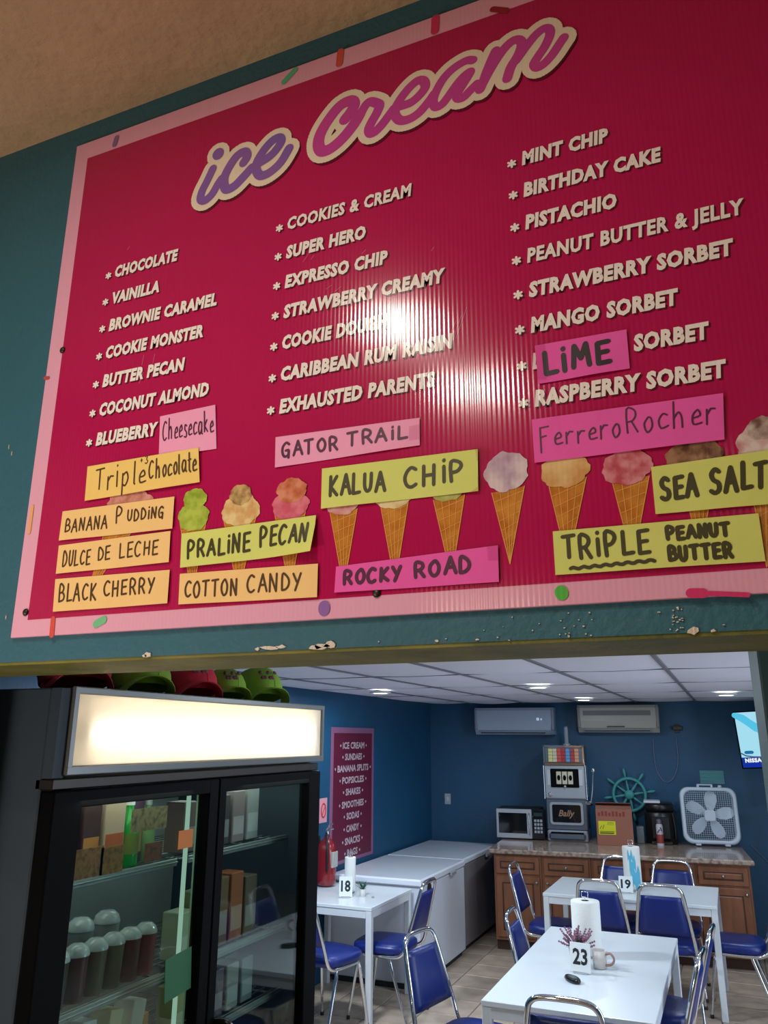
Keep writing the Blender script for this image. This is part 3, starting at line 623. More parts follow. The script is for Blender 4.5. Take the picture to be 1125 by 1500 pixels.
carton(.25, -.20, 1.505, .08, .07, .20, (52, 40, 60), 'dark purple carton on the top fridge shelf, leftmost', g, col2=(206, 140, 70))
carton(.335, -.19, 1.505, .075, .07, .21, (70, 40, 38), 'dark maroon carton on the top fridge shelf, second from the left', g, col2=(200, 130, 60))
carton(.43, -.19, 1.505, .09, .08, .215, (196, 168, 140), 'tall cream carton on the top fridge shelf', g, col2=(186, 90, 40))
bottle(.515, -.17, 1.505, .036, .20, (40, 160, 60), 'bright green bottle on the top fridge shelf', g, band=(120, 140, 60))
carton(.585, -.22, 1.505, .055, .06, .22, (96, 62, 84), 'plum carton with a tan label on the top fridge shelf', g, col2=(190, 150, 96))
bottle(.645, -.2, 1.505, .028, .19, (150, 190, 130), 'slim pale green bottle on the top fridge shelf beside the middle post', g)
g = 'lidded cups on the second fridge shelf'
cols = [(70, 58, 66), (62, 52, 74), (66, 60, 58), (92, 40, 36), (104, 96, 60), (116, 110, 70), (110, 50, 40), (150, 60, 54)]
nm = ['grey brown', 'dusky violet', 'dark grey', 'dark red', 'olive', 'pale olive', 'brick red', 'light red']
for k in range(8): cup(.13+.077*k, -.19, 1.165, .036, .15, cols[k], '%s lidded cup on the second fridge shelf' % nm[k], g)
for k in range(5): cup(.16+.12*k, -.33, 1.165, .042, .18, (168, 172, 168), '%s pale lidded cup in the rear row of the second fridge shelf' % ['leftmost', 'second', 'middle', 'fourth', 'rightmost'][k], 'rear cups on the second fridge shelf')
g = 'bags and cartons on the third fridge shelf'
for k, (c_, n_, ti) in enumerate([((120, 60, 70), 'dusty rose', 0), ((130, 76, 60), 'reddish', 0), ((210, 222, 235), 'pale blue', .12), ((232, 238, 240), 'white', .18), ((226, 220, 170), 'cream', .28), ((245, 245, 240), 'bright white', .3)]):
    carton(.08+.105*k, -.2, .935, .06, .08, .17, c_, '%s carton on the third fridge shelf' % n_, g, tilt=-ti*.6)
carton(.672, -.19, .935, .03, .05, .12, (220, 150, 70), 'small orange packet on the third fridge shelf by the middle post', g)
g = 'goods behind the right fridge door'
y0 = fw_/2+.06
for k, (c_, n_, h_, z) in enumerate([((120, 96, 90), 'brown grey', .17, 1.505), ((150, 138, 116), 'tan', .16, 1.505), ((70, 66, 66), 'dark grey', .18, 1.505), ((140, 122, 124), 'dusty mauve', .19, 1.505), ((160, 160, 160), 'light grey', .2, 1.505)]):
    carton(y0+.05+.105*k, -.22, z, .085, .08, h_, c_, '%s carton on the upper right fridge shelf' % n_, g)
for k, (c_, n_, h_) in enumerate([((170, 182, 150), 'pale green', .15), ((130, 134, 96), 'sage', .2), ((128, 92, 60), 'brown', .23), ((168, 92, 52), 'rust orange', .235), ((108, 90, 72), 'dark tan', .21)]):
    carton(y0+.05+.10*k, -.20, 1.165, .085, .08, h_, c_, '%s bag shaped carton on the right middle fridge shelf' % n_, g)
for k, (c_, n_) in enumerate([((168, 168, 110), 'yellow green'), ((70, 66, 84), 'slate violet'), ((96, 80, 92), 'mauve'), ((150, 150, 140), 'stone grey'), ((120, 130, 128), 'grey green')]):
    carton(y0+.05+.10*k, -.2, .935, .08, .08, .15, c_, '%s carton on the right lower fridge shelf' % n_, g)

# caps on top of the fridge (displayed in a row, brims to the right)
def cap_obj(px, col, word, rz, sc=1., x=-.12, brimcol=None, lab=None):
    y = FY0+px
    t = thing('baseball_cap', lab or '%s baseball cap on top of the display fridge' % word, 'cap', (FX+x, y, FZ+.004), rz, 'caps on top of the fridge')
    m_ = mat('cap_fabric_%d_%d_%d' % col, col, .85, bump=.1, bscale=300); seg = 24; prof = [(.092, 0), (.096, .02), (.094, .045), (.082, .075), (.058, .098), (.028, .109), (.001, .111)]
    M = T(0, 0, .018*sc)@RY(R(-10))@Matrix.Diagonal((sc*1.08, sc*.95, sc*1.05, 1))
    MB().lathe(prof, seg, M, cap=False).lathe([(r*.95, z*.97) for r, z in prof], seg, M, cap=False).build('crown', m_, t)
    MB().lathe([(.010, .109), (.007, .114), (.001, .116)], 10, M).build('button', m_, t)
    mb = MB()
    for k in range(6):
        a = 2*PI*k/6+.3; mb.tube([tuple(M@Vector((math.cos(a)*r*1.005, math.sin(a)*r*1.005, z))) for r, z in prof[1:]], .0012, 4)
    mb.build('seam', m_, t)
    vs = []; fs = []; nu, nv = 12, 6     # curved brim: arched sideways, drooping forward
    for s_ in (0, 1):
        for j in range(nv+1):
            for i in range(nu+1):
                u = -1+2*i/nu; v = j/nv; a = u*1.25
                xr = (.088*math.cos(a)+v*.075*math.cos(a*.72)**.5)*1.08; yr = (.088+v*.004)*math.sin(a)*.95
                zz_ = .054-.050*u*u-.004*v-.012*v*u*u+(.003 if s_ else 0)
                vs.append((xr*sc, yr*sc, max(zz_, .001+.003*s_)*sc))
    n_ = (nu+1)*(nv+1)
    for s_ in (0, 1):
        for j in range(nv):
            for i in range(nu):
                q = [s_*n_+j*(nu+1)+i, s_*n_+j*(nu+1)+i+1, s_*n_+(j+1)*(nu+1)+i+1, s_*n_+(j+1)*(nu+1)+i]; fs.append(tuple(q if s_ else q[::-1]))
    for i in range(nu): a = nv*(nu+1)+i; fs.append((a, a+1, n_+a+1, n_+a))
    MB().add(vs, fs, True).build('brim', m_, t)
    em = MB()
    for k in range(7):
        a = (k-3)*.11; r_ = .094*sc
        em.lathe([(.009, -.001), (.009, .0015), (.001, .003)], 8, T(math.cos(a)*r_*.99-.008*sc, math.sin(a)*r_*.93, (.098+.012*math.cos(k*2.1))*sc)@RZ(a)@RY(PI/2-.6))
    em.build('embroidered_emblem', mat('emblem_thread', (150, 92, 92), .8, col2=(90, 50, 70), vscale=200), t)
    return t
RED, GRN = (206, 44, 66), (134, 176, 54)
def capat(px, sc): return at(px, 1024, 0, FX+.03).y+.022*sc-FY0
cap_obj(capat(178, 1.15), (176, 40, 60), 'dark red', R(-35), 1.15, -.18, lab='dark red baseball cap, leftmost on top of the fridge')
cap_obj(capat(262, 1.05), GRN, 'green', R(-35), 1.05, -.145, lab='green baseball cap second from the left on top of the fridge')
cap_obj(capat(332, 1.0), RED, 'red', R(-35), 1.02, -.14, lab='bright red baseball cap in the middle of the row on the fridge')
cap_obj(capat(379, .98)+.012, GRN, 'green', R(-35), .94, -.15, lab='green baseball cap right of the bright red one on the fridge')
cap_obj(capat(430, 1.12), GRN, 'green', R(-35), 1.12, -.155, lab='green baseball cap nearest the right end of the row on the fridge')
cap_obj(capat(446, .8)+.02, (60, 88, 30), 'dark green', R(-35), .8, -.44, lab='small dark green cap at the far right end of the fridge top')

# ================================================================== LEFT WALL OF THE REAR ROOM
PL = Pl((XL+.006, 0, 0), (0, 1, 0), (0, 0, 1))
pa, pb_ = at(485, 1067, 0, XL), at(547, 1065, 0, XL); pc = at(547, 1258, 0, XL)
po = thing('wall_poster', 'tall dark crimson menu poster with a pink border hanging above the chest freezer', 'poster', (XL, pa.y, 0))
PW = pb_.y-pa.y; PZ1 = (pa.z+pb_.z)/2; PZ0 = .835
mbox((.0, 0, PZ0), (.006, PW, PZ1), .001).build('border_panel', mat('poster_pink', (136, 90, 124), .5), po)
mbox((.006, .05, PZ0+.03), (.0068, PW-.05, PZ1-.05)).build('crimson_field', mat('poster_crimson', (96, 14, 48), .5), po)
POST = [('ICE CREAM', 1092), ('SUNDAES', 1108.5), ('BANANA SPLITS', 1125), ('POPSICLES', 1142), ('SHAKES', 1159), ('SMOOTHIES', 1177), ('SODAS', 1194), ('CANDY', 1212), ('SNACKS', 1230), ('BAGS', 1247)]
pm = mat('poster_cream', (190, 172, 178), .5)
for s_, yy in POST:
    z = at(517, yy, 0, XL).z
    mb = MB(); text_mb(mb, s_, (.0072, PW/2, z-.026), (0, 1, 0), (0, 0, 1), width=.050*len(s_)+.02, cap=.055, bold=.03, center=True)
    hw = (.050*len(s_)+.02)/2+.045
    mb.build('lettering', pm, po)
    for sg in (-1, 1): MB().lathe([(.012, 0), (.012, .0006)], 8, T(.0070, PW/2+sg*hw, z)@RY(PI/2)).build('bullet_dot', pm, po)
# pink prohibition notice beside the fridge
a, b = at(468, 1170, 0, XL), at(478, 1204, 0, XL)
pn = thing('wall_notice', 'small pink notice with a red circle mark on the wall beside the fridge', 'notice', (XL, a.y, b.z))
mbox((0, 0, 0), (.004, b.y-a.y, a.z-b.z)).build('card', mat('pink_card', (214, 150, 160), .6), pn)
MB().tube([(.0045, (b.y-a.y)/2+.04*math.cos(t), (a.z-b.z)/2+.055*math.sin(t)) for t in [k*PI/8 for k in range(16)]], .006, 5, closed=True).tube([(.0045, (b.y-a.y)/2-.03, .05), (.0045, (b.y-a.y)/2+.03, .13)], .005, 5).build('red_circle_mark', mat('red_ink', (190, 40, 50), .5), pn)
# extinguisher
ex_m = mat('extinguisher_red', (130, 18, 26), .25, coat=.5)
e = thing('fire_extinguisher', 'red fire extinguisher hung on the blue wall between fridge and poster', 'extinguisher', (XL+.11, 6.20, .745))
MB().lathe([(.05, 0), (.078, .015), (.08, .05), (.08, .26), (.07, .31), (.04, .345), (.024, .36), (.024, .38)], 18).build('cylinder', ex_m, e)
mbox((.05, -.045, .14), (.082, .045, .26), .004).build('instruction_label', mat('label_grey', (170, 170, 165), .5), e)
MB().tube([(0, 0, .375), (0, 0, .41)], .02, 10).build('valve', chrome, e)
MB().tube([(0, -.01, .40), (0, .05, .425), (0, .11, .42)], .009, 6).tube([(0, -.01, .415), (0, .05, .455), (0, .10, .46)], .008, 6).build('lever', chrome, e)
MB().tube(catmull([(0, -.01, .395), (.03, -.06, .38), (.05, -.095, .28), (.05, -.09, .12)], 4), .011, 8).build('hose', mat('black_rubber', (18, 18, 20), .5), e)
mbox((-.11, -.03, .25), (-.075, .03, .37), .003).build('wall_bracket', dsteel, e)

# ================================================================== FREEZERS
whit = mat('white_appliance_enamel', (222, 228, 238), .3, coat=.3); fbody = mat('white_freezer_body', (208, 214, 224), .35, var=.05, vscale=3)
def freezer(y0, y1, xf, label, bodym, hz=.80):
    t = thing('chest_freezer', label, 'freezer', (xf, y0, 0)); d = xf-(XL+.04); L_ = y1-y0
    mbox((-d, 0, .045), (0, L_, hz-.062), .006).build('body', bodym, t)
    mbox((-d, -.006, hz-.056), (.012, L_, hz), .012).build('lid', whit, t)
    mbox((-d, 0, hz-.062), (-.004, L_, hz-.056)).build('lid_gasket', mat('grey_gasket', (120, 126, 134), .6), t)
    mbox((-d+.02, .02, 0), (-.03, L_-.02, .045)).build('plinth', mat('dark_plinth', (40, 42, 46), .6), t)
    mbox((.010, L_*.62, hz-.075), (.028, L_*.62+.14, hz-.045), .005).build('lid_handle', mat('grey_plastic', (150, 156, 164), .4), t)
    return t
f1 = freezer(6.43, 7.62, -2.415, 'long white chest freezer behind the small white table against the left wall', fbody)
f2 = freezer(7.64, 8.86, -2.44, 'second chest freezer with a grey-brown front in the far left corner', mat('grey_brown_freezer_front', (128, 122, 124), .35))  # body in its own grey-brown colour
mb = MB().lathe([(.05, 0), (.05, .0015)], 12, T(.004, .22, .70)@RY(PI/2)); mb.build('round_emblem', mat('dark_emblem', (30, 32, 40), .4), f1)

# ================================================================== WALL UNIT, WORKTOP AND WHAT STANDS ON IT
SL = math.atan(.0875)
def cp(x, off): return Vector((x, bw(x)-off, 0))     # a point in front of the slanted rear wall
HC = .88
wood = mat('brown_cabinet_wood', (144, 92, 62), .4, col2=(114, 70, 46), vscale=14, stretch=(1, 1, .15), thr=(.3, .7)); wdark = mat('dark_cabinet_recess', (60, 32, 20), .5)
UW = .452; CX0 = -2.20
ylab = ['leftmost', 'second', 'middle', 'fourth', 'rightmost']
for k in range(5):
    p = cp(CX0+UW*k*math.cos(SL), 1.28)
    t = thing('base_cabinet', '%s brown wooden base cabinet unit under the beige worktop' % (ylab[k] if k not in (1, 3) else ylab[k]+' from the left'), 'cabinet', (p.x, p.y, 0), SL, 'base cabinets along the rear wall')
    mbox((0, .02, .09), (UW-.002, .60, HC-.045), .002).build('body', wood, t)
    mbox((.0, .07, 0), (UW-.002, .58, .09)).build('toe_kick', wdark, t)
    def panel(nm_, z0, z1, kx, kz):
        o = mbox((.02, 0, z0), (UW-.022, .02, z1), .003).build(nm_, wood, t)
        b = .055 if nm_ == 'door' else .04
        mb = mbox((.02+b, -.001, z0+b), (UW-.022-b, .004, z1-b), .0015)
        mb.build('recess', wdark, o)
        mbox((.02+b+.012, -.008, z0+b+.012), (UW-.022-b-.012, .004, z1-b-.012), .007).build('raised_field', wood, o)
        MB().lathe([(.006, 0), (.006, .014), (.014, .02), (.012, .028), (.001, .03)], 10, T(kx, 0, kz)@RX(PI/2)).build('knob', steel, o)
    panel('drawer', .665, .815, UW/2, .74)
    panel('door', .12, .645, .05 if k % 2 else UW-.05, .60)
granite = mat('beige_granite', (176, 158, 142), .18, col2=(120, 98, 86), vscale=26, thr=(.35, .6), coat=.3)
p = cp(CX0-.04, 1.31); wt = thing('worktop', 'long beige granite worktop over the brown cabinets', 'worktop', (p.x, p.y, 0), SL)
mbox((0, 0, HC-.042), (2.34, 1.22, HC), .008).build('slab', granite, wt)

def onw(x, off, label, name, cat, rz=0, group=None):
    p = cp(x, off); return thing(name, label, cat, (p.x, p.y, HC), SL+rz, group)
# microwave
silver = mat('brushed_silver', (178, 182, 190), .35, .35); bglass = mat('black_glass', (14, 16, 20), .08, coat=.5); plgrey = mat('grey_plastic', (0, 0, 0))
t = onw(-2.365, .50, 'silver microwave with a black glass door at the left end of the worktop', 'microwave', 'microwave'); t.scale = (.9, 1, 1)
mbox((0, 0, .012), (.50, .38, .30), .006).build('housing', mat('dark_steel', (0, 0, 0)), t)
d = mbox((0, -.025, .012), (.415, 0, .30), .006).build('door', silver, t); mbox((.028, -.027, .06), (.36, -.02, .262), .003).build('door_window', bglass, d)
MB().tube(catmull([(.388, -.025, .045), (.388, -.052, .07), (.388, -.058, .155), (.388, -.052, .24), (.388, -.025, .265)], 4), .008, 8).build('handle', chrome, d)
c_ = mbox((.42, -.025, .012), (.56, 0, .30), .005).build('control_panel', bglass, t)
mbox((.44, -.0275, .235), (.54, -.025, .27)).build('display', mat('dark_display', (40, 60, 60), .2), c_)
for i in range(3):
    for j in range(4): mbox((.443+.034*i, -.0275, .07+.036*j), (.469+.034*i, -.025, .096+.036*j), .001).build('button', plgrey, c_)
for x in (.03, .53):
    for y in (.03, .37): MB().lathe([(.014, 0), (.012, .014)], 8, T(x, y, 0)).build('foot', black, t)

# slot machine
t = onw(-1.835, .50, 'tall chrome and black one-armed slot machine on the worktop', 'slot_machine', 'slot machine'); t.scale = (.97, 1, .93)
SWD = .42; gunm = mat('gunmetal', (92, 102, 114), .35, .4); sgrey = mat('silver_grey_panel', (158, 166, 174), .3, .25)
b = mbox((-.0, -.03, 0), (SWD, .34, .115), .012).build('base_tray', sgrey, t)
mbox((.02, -.075, .018), (SWD-.02, -.02, .095), .02).build('coin_tray', gunm, b); mbox((.04, -.07, .085), (SWD-.04, -.03, .10), .004).build('tray_opening', black, b)
lo_ = mbox((-.005, 0, .115), (SWD+.005, .34, .44), .01).build('lower_cabinet', gunm, t)
mb = MB().slab(rrect(.35, .235, .03, 4, SWD/2, .29), 0, .012, T(0, -.003, 0)@RX(PI/2)); mb.build('belly_frame', sgrey, lo_)
MB().slab(rrect(.30, .185, .018, 4, SWD/2, .29), 0, .003, T(0, -.0155, 0)@RX(PI/2)).build('belly_glass', bglass, lo_)
mb = MB(); text_mb(mb, 'Bally', (SWD/2, -.0195, .262), (1, 0, 0), (0, 0, 1), cap=.065, bold=.02, shear=.3, width=.17, center=True); mb.build('logo_lettering', mat('logo_orange', (150, 112, 84), .5), lo_)
mi = mbox((-.01, -.01, .44), (SWD+.01, .34, .80), .014).build('reel_section', sgrey, t)
MB().slab(rrect(.30, .20, .01, 3, SWD/2, .665), 0, .006, T(0, -.0105, 0)@RX(PI/2)).build('reel_surround', black, mi)
for i, cxx in enumerate((-.062, 0, .062)):
    r_ = mbox((SWD/2+cxx-.026, -.021, .60), (SWD/2+cxx+.026, -.017, .735), .002).build('reel', mat('reel_ivory', (190, 184, 160), .4), mi)
    mb = MB().slab([(math.cos(a)*.017, math.sin(a)*.03) for a in [k*PI/8 for k in range(16)]], 0, .001, T(SWD/2+cxx, -.0212, .668)@RX(PI/2)); mb.build('reel_symbol', black, r_)
for sx in (-1, 1): mbox((SWD/2+sx*.155-.034, -.014, .585), (SWD/2+sx*.155+.034, -.008, .755), .003).build('instruction_plate', mat('plate_white', (176, 182, 188), .4), mi)
MB().lathe([(.022, 0), (.022, .012), (.015, .016), (.001, .017)], 14, T(.05, -.01, .49)@RX(PI/2)).build('coin_button', chrome, mi)
MB().lathe([(.014, 0), (.012, .01), (.001, .012)], 12, T(SWD/2, -.018, .575)@RX(PI/2)).build('centre_lamp', sgrey, mi)
for sx in (-.012, SWD+.012): MB().tube([(sx, -.012, .44), (sx, -.016, .62), (sx, -.012, .80)], .008, 8).build('chrome_edge', chrome, mi)
tp = mbox((-.005, .015, .80), (SWD+.005, .33, 1.015), .008).build('top_cabinet', gunm, t)
mbox((.0, -.012, .80), (SWD, .015, .83), .006).build('bronze_ledge', mat('bronze', (130, 104, 84), .3, .7), tp)
PT = [(190, 186, 120), (176, 172, 150), (176, 66, 60), (150, 40, 44), (70, 130, 176), (140, 50, 56), (176, 128, 96)]
for i, cc in enumerate(PT):
    for j in range(4):
        mbox((.045+.047*i, .006, .838+.037*j), (.045+.047*i+.044, .015, .838+.037*j+.034), .002).build('paytable_cell', mat('pay_%d' % i, cc, .35, emit=cc, estr=.12), tp)
mbox((-.01, .0, .995), (SWD+.01, .02, 1.02), .004).box((-.012, .0, .80), (.012, .02, 1.02), .004).box((SWD-.012, .0, .80), (SWD+.012, .02, 1.02), .004).build('top_frame', chrome, tp)
cnd = MB().lathe([(.04, 0), (.04, .02), (.022, .025), (.022, .20), (.015, .215), (.001, .217)], 14, T(.235, .17, 1.015)).build('candle_lamp', sgrey, t)
lv = MB().tube([(SWD+.01, .03, .40), (SWD+.055, .01, .405)], .028, 10).build('lever_hub', chrome, t)
MB().tube([(SWD+.05, .005, .41), (SWD+.075, -.01, .55), (SWD+.095, -.03, .73)], .008, 8).build('lever_arm', chrome, lv)
MB().lathe([(.001, -.03), (.018, -.022), (.022, 0), (.016, .02), (.001, .027)], 12, T(SWD+.098, -.034, .755)).build('lever_knob', chrome, lv)

# cardboard box
kraft = mat('kraft_cardboard', (150, 96, 76), .8, var=.1, vscale=5)
t = onw(-1.315, .68, 'brown cardboard box with a yellow label and loose top flaps', 'cardboard_box', 'box', R(3))
mbox((0, 0, 0), (.35, .34, .34), .002).build('carton_body', kraft, t)
for (x0_, x1_, tilt, ty) in ((.0, .35, R(14), 0), ):
    mbox((.002, 0, 0), (.348, .17, .004), 0, T(0, .0, .341)@RX(R(5))).build('top_flap', kraft, t); mbox((.002, -.17, 0), (.348, 0, .004), 0, T(0, .34, .343)@RX(R(-14))).build('top_flap', kraft, t)
yl = mbox((.02, -.0015, .10), (.185, 0, .225)).build('yellow_label', mat('yellow_label', (206, 206, 20), .5), t)
mb = MB()
for (a, b_, c__, d_) in ((.03, .165, .09, .006), (.105, .17, .207, .004), (.105, .17, .192, .003), (.03, .17, .125, .006), (.03, .17, .113, .006)): mb.box((a, -.0022, d_ and c__ if c__ > .1 else .108), (b_, -.0014, (c__ if c__ > .1 else .108)+d_))
mb.tube([(.032, -.002, .15), (.05, -.002, .185), (.06, -.002, .15), (.075, -.002, .19)], .003, 4).build('label_print', mat('label_ink', (60, 60, 20), .5), yl)
mb = MB()
for k in range(8): mb.box((.02+.034*k, -.0012, .272), (.043+.034*k, 0, .318 if k % 3 else .305))
mb.build('red_print', mat('red_box_print', (130, 52, 48), .8), t)

# ship wheel on the wall
aqua = mat('aqua_paint', (66, 150, 150), .55)
wp = backpt(922, 1164, .05); t = thing('ship_wheel', 'aqua painted decorative ship wheel on the rear wall above the box', 'ship wheel', (wp.x, wp.y, wp.z), SL)
RM = RX(PI/2)
MB().tube([(.165*math.cos(a), 0, .165*math.sin(a)) for a in [k*PI/16 for k in range(32)]], .034, 8, closed=True, flat=.55).build('rim', aqua, t)
MB().lathe([(.048, -.015), (.05, .0), (.05, .02), (.03, .03), (.001, .032)], 16, RM).build('hub', aqua, t)
for k in range(8):
    a = 2*PI*k/8+.16; ca, sa = math.cos(a), math.sin(a); q = lambda r_: (ca*r_, 0, sa*r_)
    MB().tube([q(.03), q(.08), q(.12), q(.19), q(.205), q(.235), q(.262), q(.27)], [.009, .014, .009, .009, .013, .016, .011, .003], 8).build('spoke', aqua, t)

# dark appliance, its paper and the spray can
blk = mat('black_plastic', (16, 15, 17), .35); t = onw(-.875, .42, 'tall black coffee machine on the worktop between wheel and fan', 'coffee_machine', 'coffee machine')
MB().slab([(0, 0), (.30, 0), (.31, .32), (.02, .34)], 0, .30, None, .01).build('body', blk, t)
MB().slab([(.015, .02), (.285, .02), (.285, .32), (.03, .32)], .30, .385, None, .02).build('top_housing', blk, t)
mbox((.06, -.012, .05), (.24, .004, .26), .008).build('brewing_bay', mat('deep_black', (6, 6, 7), .5), t); mbox((.05, -.03, 0), (.25, .01, .03), .005).build('drip_tray', dsteel, t)
MB().tube([(.27, -.004, .30), (.285, -.006, .16), (.285, -.004, .05)], .006, 6).build('water_gauge', dsteel, t)
p = cp(-.875, .40); t = tag(mbox((0, 0, 0), (.16, .20, .022), .004).build('paper_stack', mat('white_paper', (200, 205, 210), .7)), 'flat white stack of papers lying on the black coffee machine', 'paper'); t.location = (p.x, p.y, HC+.3865); t.rotation_euler = (0, 0, SL)
t = onw(-.735, .50, 'white and red spray can standing in front of the black coffee machine', 'spray_can', 'can')
MB().lathe([(.03, 0), (.033, .008), (.033, .105)], 16).build('red_lower_body', mat('can_red', (150, 60, 56), .3), t); MB().lathe([(.0328, .105), (.033, .18), (.027, .20)], 16).build('white_upper_body', mat('can_white', (186, 180, 186), .3), t)
MB().lathe([(.026, .198), (.026, .232), (.018, .245), (.001, .247)], 14).build('cap', mat('can_cap', (90, 80, 96), .4), t)
MB().lathe([(.034, .0), (.034, .022)], 16, cap=False).build('base_band', mat('can_white', (0, 0, 0)), t); mb = MB().tube([(-.02, -.028, .12), (.0, -.034, .15), (.02, -.028, .135), (.008, -.0335, .17)], .005, 5); mb.build('printed_swirl', blk, t)
t = onw(-.965, .40, 'small grey box on the worktop beside the black coffee machine', 'small_box', 'box')
mbox((0, 0, 0), (.07, .10, .155), .004).build('body', mat('grey_card', (110, 118, 122), .6), t); mbox((-.001, -.001, .13), (.071, .101, .158), .004).build('lid', mat('grey_card', (0, 0, 0)), t)

# box fan
fanw = mat('fan_white_plastic', (196, 208, 220), .35); t = onw(-.515, .44, 'white box fan standing at the right end of the worktop', 'box_fan', 'fan', R(3)); t.rotation_euler = (R(-3), 0, SL+R(3)); t.location.z += .0075
FWd = .53; ol = rrect(FWd, FWd, .085, 6, FWd/2, FWd/2+.015)
mb = MB()
rings = [(0, 0), (-.012, .01), (-.012, .028), (.0, .036), (.10, .036), (.112, .028), (.112, .01), (.10, 0)]
cx_, cz_ = FWd/2, FWd/2+.015; vs = []
for (yy, ins) in rings:
    for (x, z) in ol: k = 1-ins/(FWd/2); vs.append((cx_+(x-cx_)*k, yy, cz_+(z-cz_)*k))
n_ = len(ol); mb.add(vs, [(i*n_+k, i*n_+(k+1) % n_, ((i+1) % 8)*n_+(k+1) % n_, ((i+1) % 8)*n_+k) for i in range(8) for k in range(n_)], True); mb.build('frame', fanw, t)
def grille(y):
    mb = MB()
    for k in range(1, 24):
        v = .03+(FWd-.06)*k/24; mb.box((v-.0012, y-.001, .045), (v+.0012, y+.001, FWd-.015)); mb.box((.03, y-.0025, v+.015-.0012), (FWd-.03, y-.001, v+.015+.0012))
    o = mb.build('grille', fanw, t); o['kind'] = 'stuff'
grille(.006)
MB().slab(rrect(.10, .10, .02, 4), 0, .012, T(cx_, .004, cz_)@RX(PI/2)).build('grille_badge', fanw, t)
hub = MB().lathe([(.05, 0), (.05, .05), (.03, .055)], 18, T(cx_, .075, cz_)@RX(PI/2)).build('motor_hub', fanw, t)
for k in range(5):
    a = 2*PI*k/5+.05; bl = []
    for (r_, hw) in ((.045, .022), (.09, .045), (.15, .058), (.20, .05), (.228, .025)):
        bl.append((r_, hw))
    vs = []
    for (r_, hw) in bl:
        for sg in (-1, 1):
            x = r_; z = sg*hw+.02*(r_/.2); y = .05+sg*.016
            vs.append((cx_+x*math.cos(a)-z*math.sin(a), y, cz_+x*math.sin(a)+z*math.cos(a)))
    vs += [(v[0], v[1]+.004, v[2]) for v in vs]; m = 10
    fs = [(2*i, 2*i+1, 2*i+3, 2*i+2) for i in range(4)]+[(m+2*i, m+2*i+2, m+2*i+3, m+2*i+1) for i in range(4)]+[(2*i, 2*i+2, m+2*i+2, m+2*i) for i in range(4)]+[(2*i+1, m+2*i+1, m+2*i+3, 2*i+3) for i in range(4)]+[(8, 9, m+9, m+8), (0, m, m+1, 1)]
    MB().add(vs, fs, False).build('blade', fanw, t)
mbox((.17, .0, FWd+.012), (.19, .04, FWd+.04), .004).box((.30, 0, FWd+.012), (.32, .04, FWd+.04), .004).box((.17, 0, FWd+.032), (.32, .04, FWd+.045), .005).build('carry_handle', fanw, t)
MB().lathe([(.018, 0), (.018, .02), (.012, .025)], 12, T(.39, .04, FWd+.012)).build('speed_knob', fanw, t)
for x in (.13, .40): mbox((x-.025, -.03, -.0), (x+.025, .13, .018), .005).build('foot', fanw, t)

# things on the rear wall
def onwall(px, py, name, label, cat, off=.0): p = backpt(px, py, off); return thing(name, label, cat, p, SL)
def ac(px0, px1, pyt, pyb, label, col, old):
    a = backpt(px0, pyt); b = backpt(px1, pyt); c = backpt(px0, pyb, .1); W_ = (Vector((b.x-a.x, b.y-a.y))).length; H_ = a.z-c.z
    t = thing('air_conditioner', label, 'air conditioner', (a.x, a.y, c.z), SL, 'split air conditioners on the rear wall'); m_ = mat('ac_%d_%d_%d' % col, col, .4)
    pr = [(-.0, 0), (-.13, 0), (-.19, .05), (-.205, .12), (-.205, H_-.03), (-.18, H_), (0, H_)]
    vs = [(x, y, z) for x in (0, W_) for y, z in pr]; n_ = len(pr)
    MB().add(vs, [tuple(range(n_)), tuple(range(2*n_-1, n_-1, -1))]+[(i, n_+i, n_+(i+1) % n_, (i+1) % n_) for i in range(n_)]).build('casing', m_, t)
    mbox((.07, -.196, .012), (W_-.10, -.14, .034), .003).build('outlet_slot', mat('ac_dark_slot', (66, 76, 90), .5), t)
    mbox((.07, -.20, .03), (W_-.10, -.17, .036), .001, ).build('louvre', m_, t)
    for x in (.0, W_-.03): mbox((x-.004, -.212, .045), (x+.034, -.05, H_-.01), .012).build('end_trim', mat('ac_trim_%d_%d_%d' % col, tuple(int(v*.82) for v in col), .4), t)
    if old:
        mbox((.06, -.2065, H_*.62), (W_-.08, -.2045, H_*.80), .001).build('intake_panel', mat('ac_intake', (116, 116, 112), .5), t)
        mb = mbox((W_*.36, -.2065, .055), (W_*.58, -.2045, .068)); mb.build('name_plate', mat('ac_plate', (50, 50, 52), .5), t)
    else:
        mbox((W_-.19, -.2065, H_*.52), (W_-.16, -.2045, H_*.62), .001).box((W_-.145, -.2065, H_*.53), (W_-.13, -.2045, H_*.60), .001).build('status_display', emis('ac_display', (200, 225, 255), .6), t)
    return t
ac(700, 813, 1038, 1076, 'smooth bluish white air conditioner at the left of the rear wall', (164, 176, 196), False)
ac(847, 963, 1034, 1073, 'older beige grey air conditioner at the right of the rear wall', (172, 170, 160), True)
t = onwall(656, 1178, 'light_switch', 'white switch plate on the dark rear wall above the far freezer', 'switch'); mbox((-.035, -.008, 0), (.035, 0, .115), .003).build('plate', mat('plate_white', (0, 0, 0)), t); mbox((-.012, -.013, .035), (.012, -.006, .08), .003).build('rocker', fanw, t)
t = onwall(620, 1050, 'motion_sensor', 'small pale motion sensor high in the far left corner', 'sensor', .02); mbox((-.03, -.05, -.02), (.03, .0, .09), .01).build('housing', plgrey, t); MB().lathe([(.018, 0), (.012, .01), (.001, .013)], 10, T(0, -.05, .02)@RX(PI/2)).build('lens', mat('sensor_lens', (200, 200, 205), .2), t)
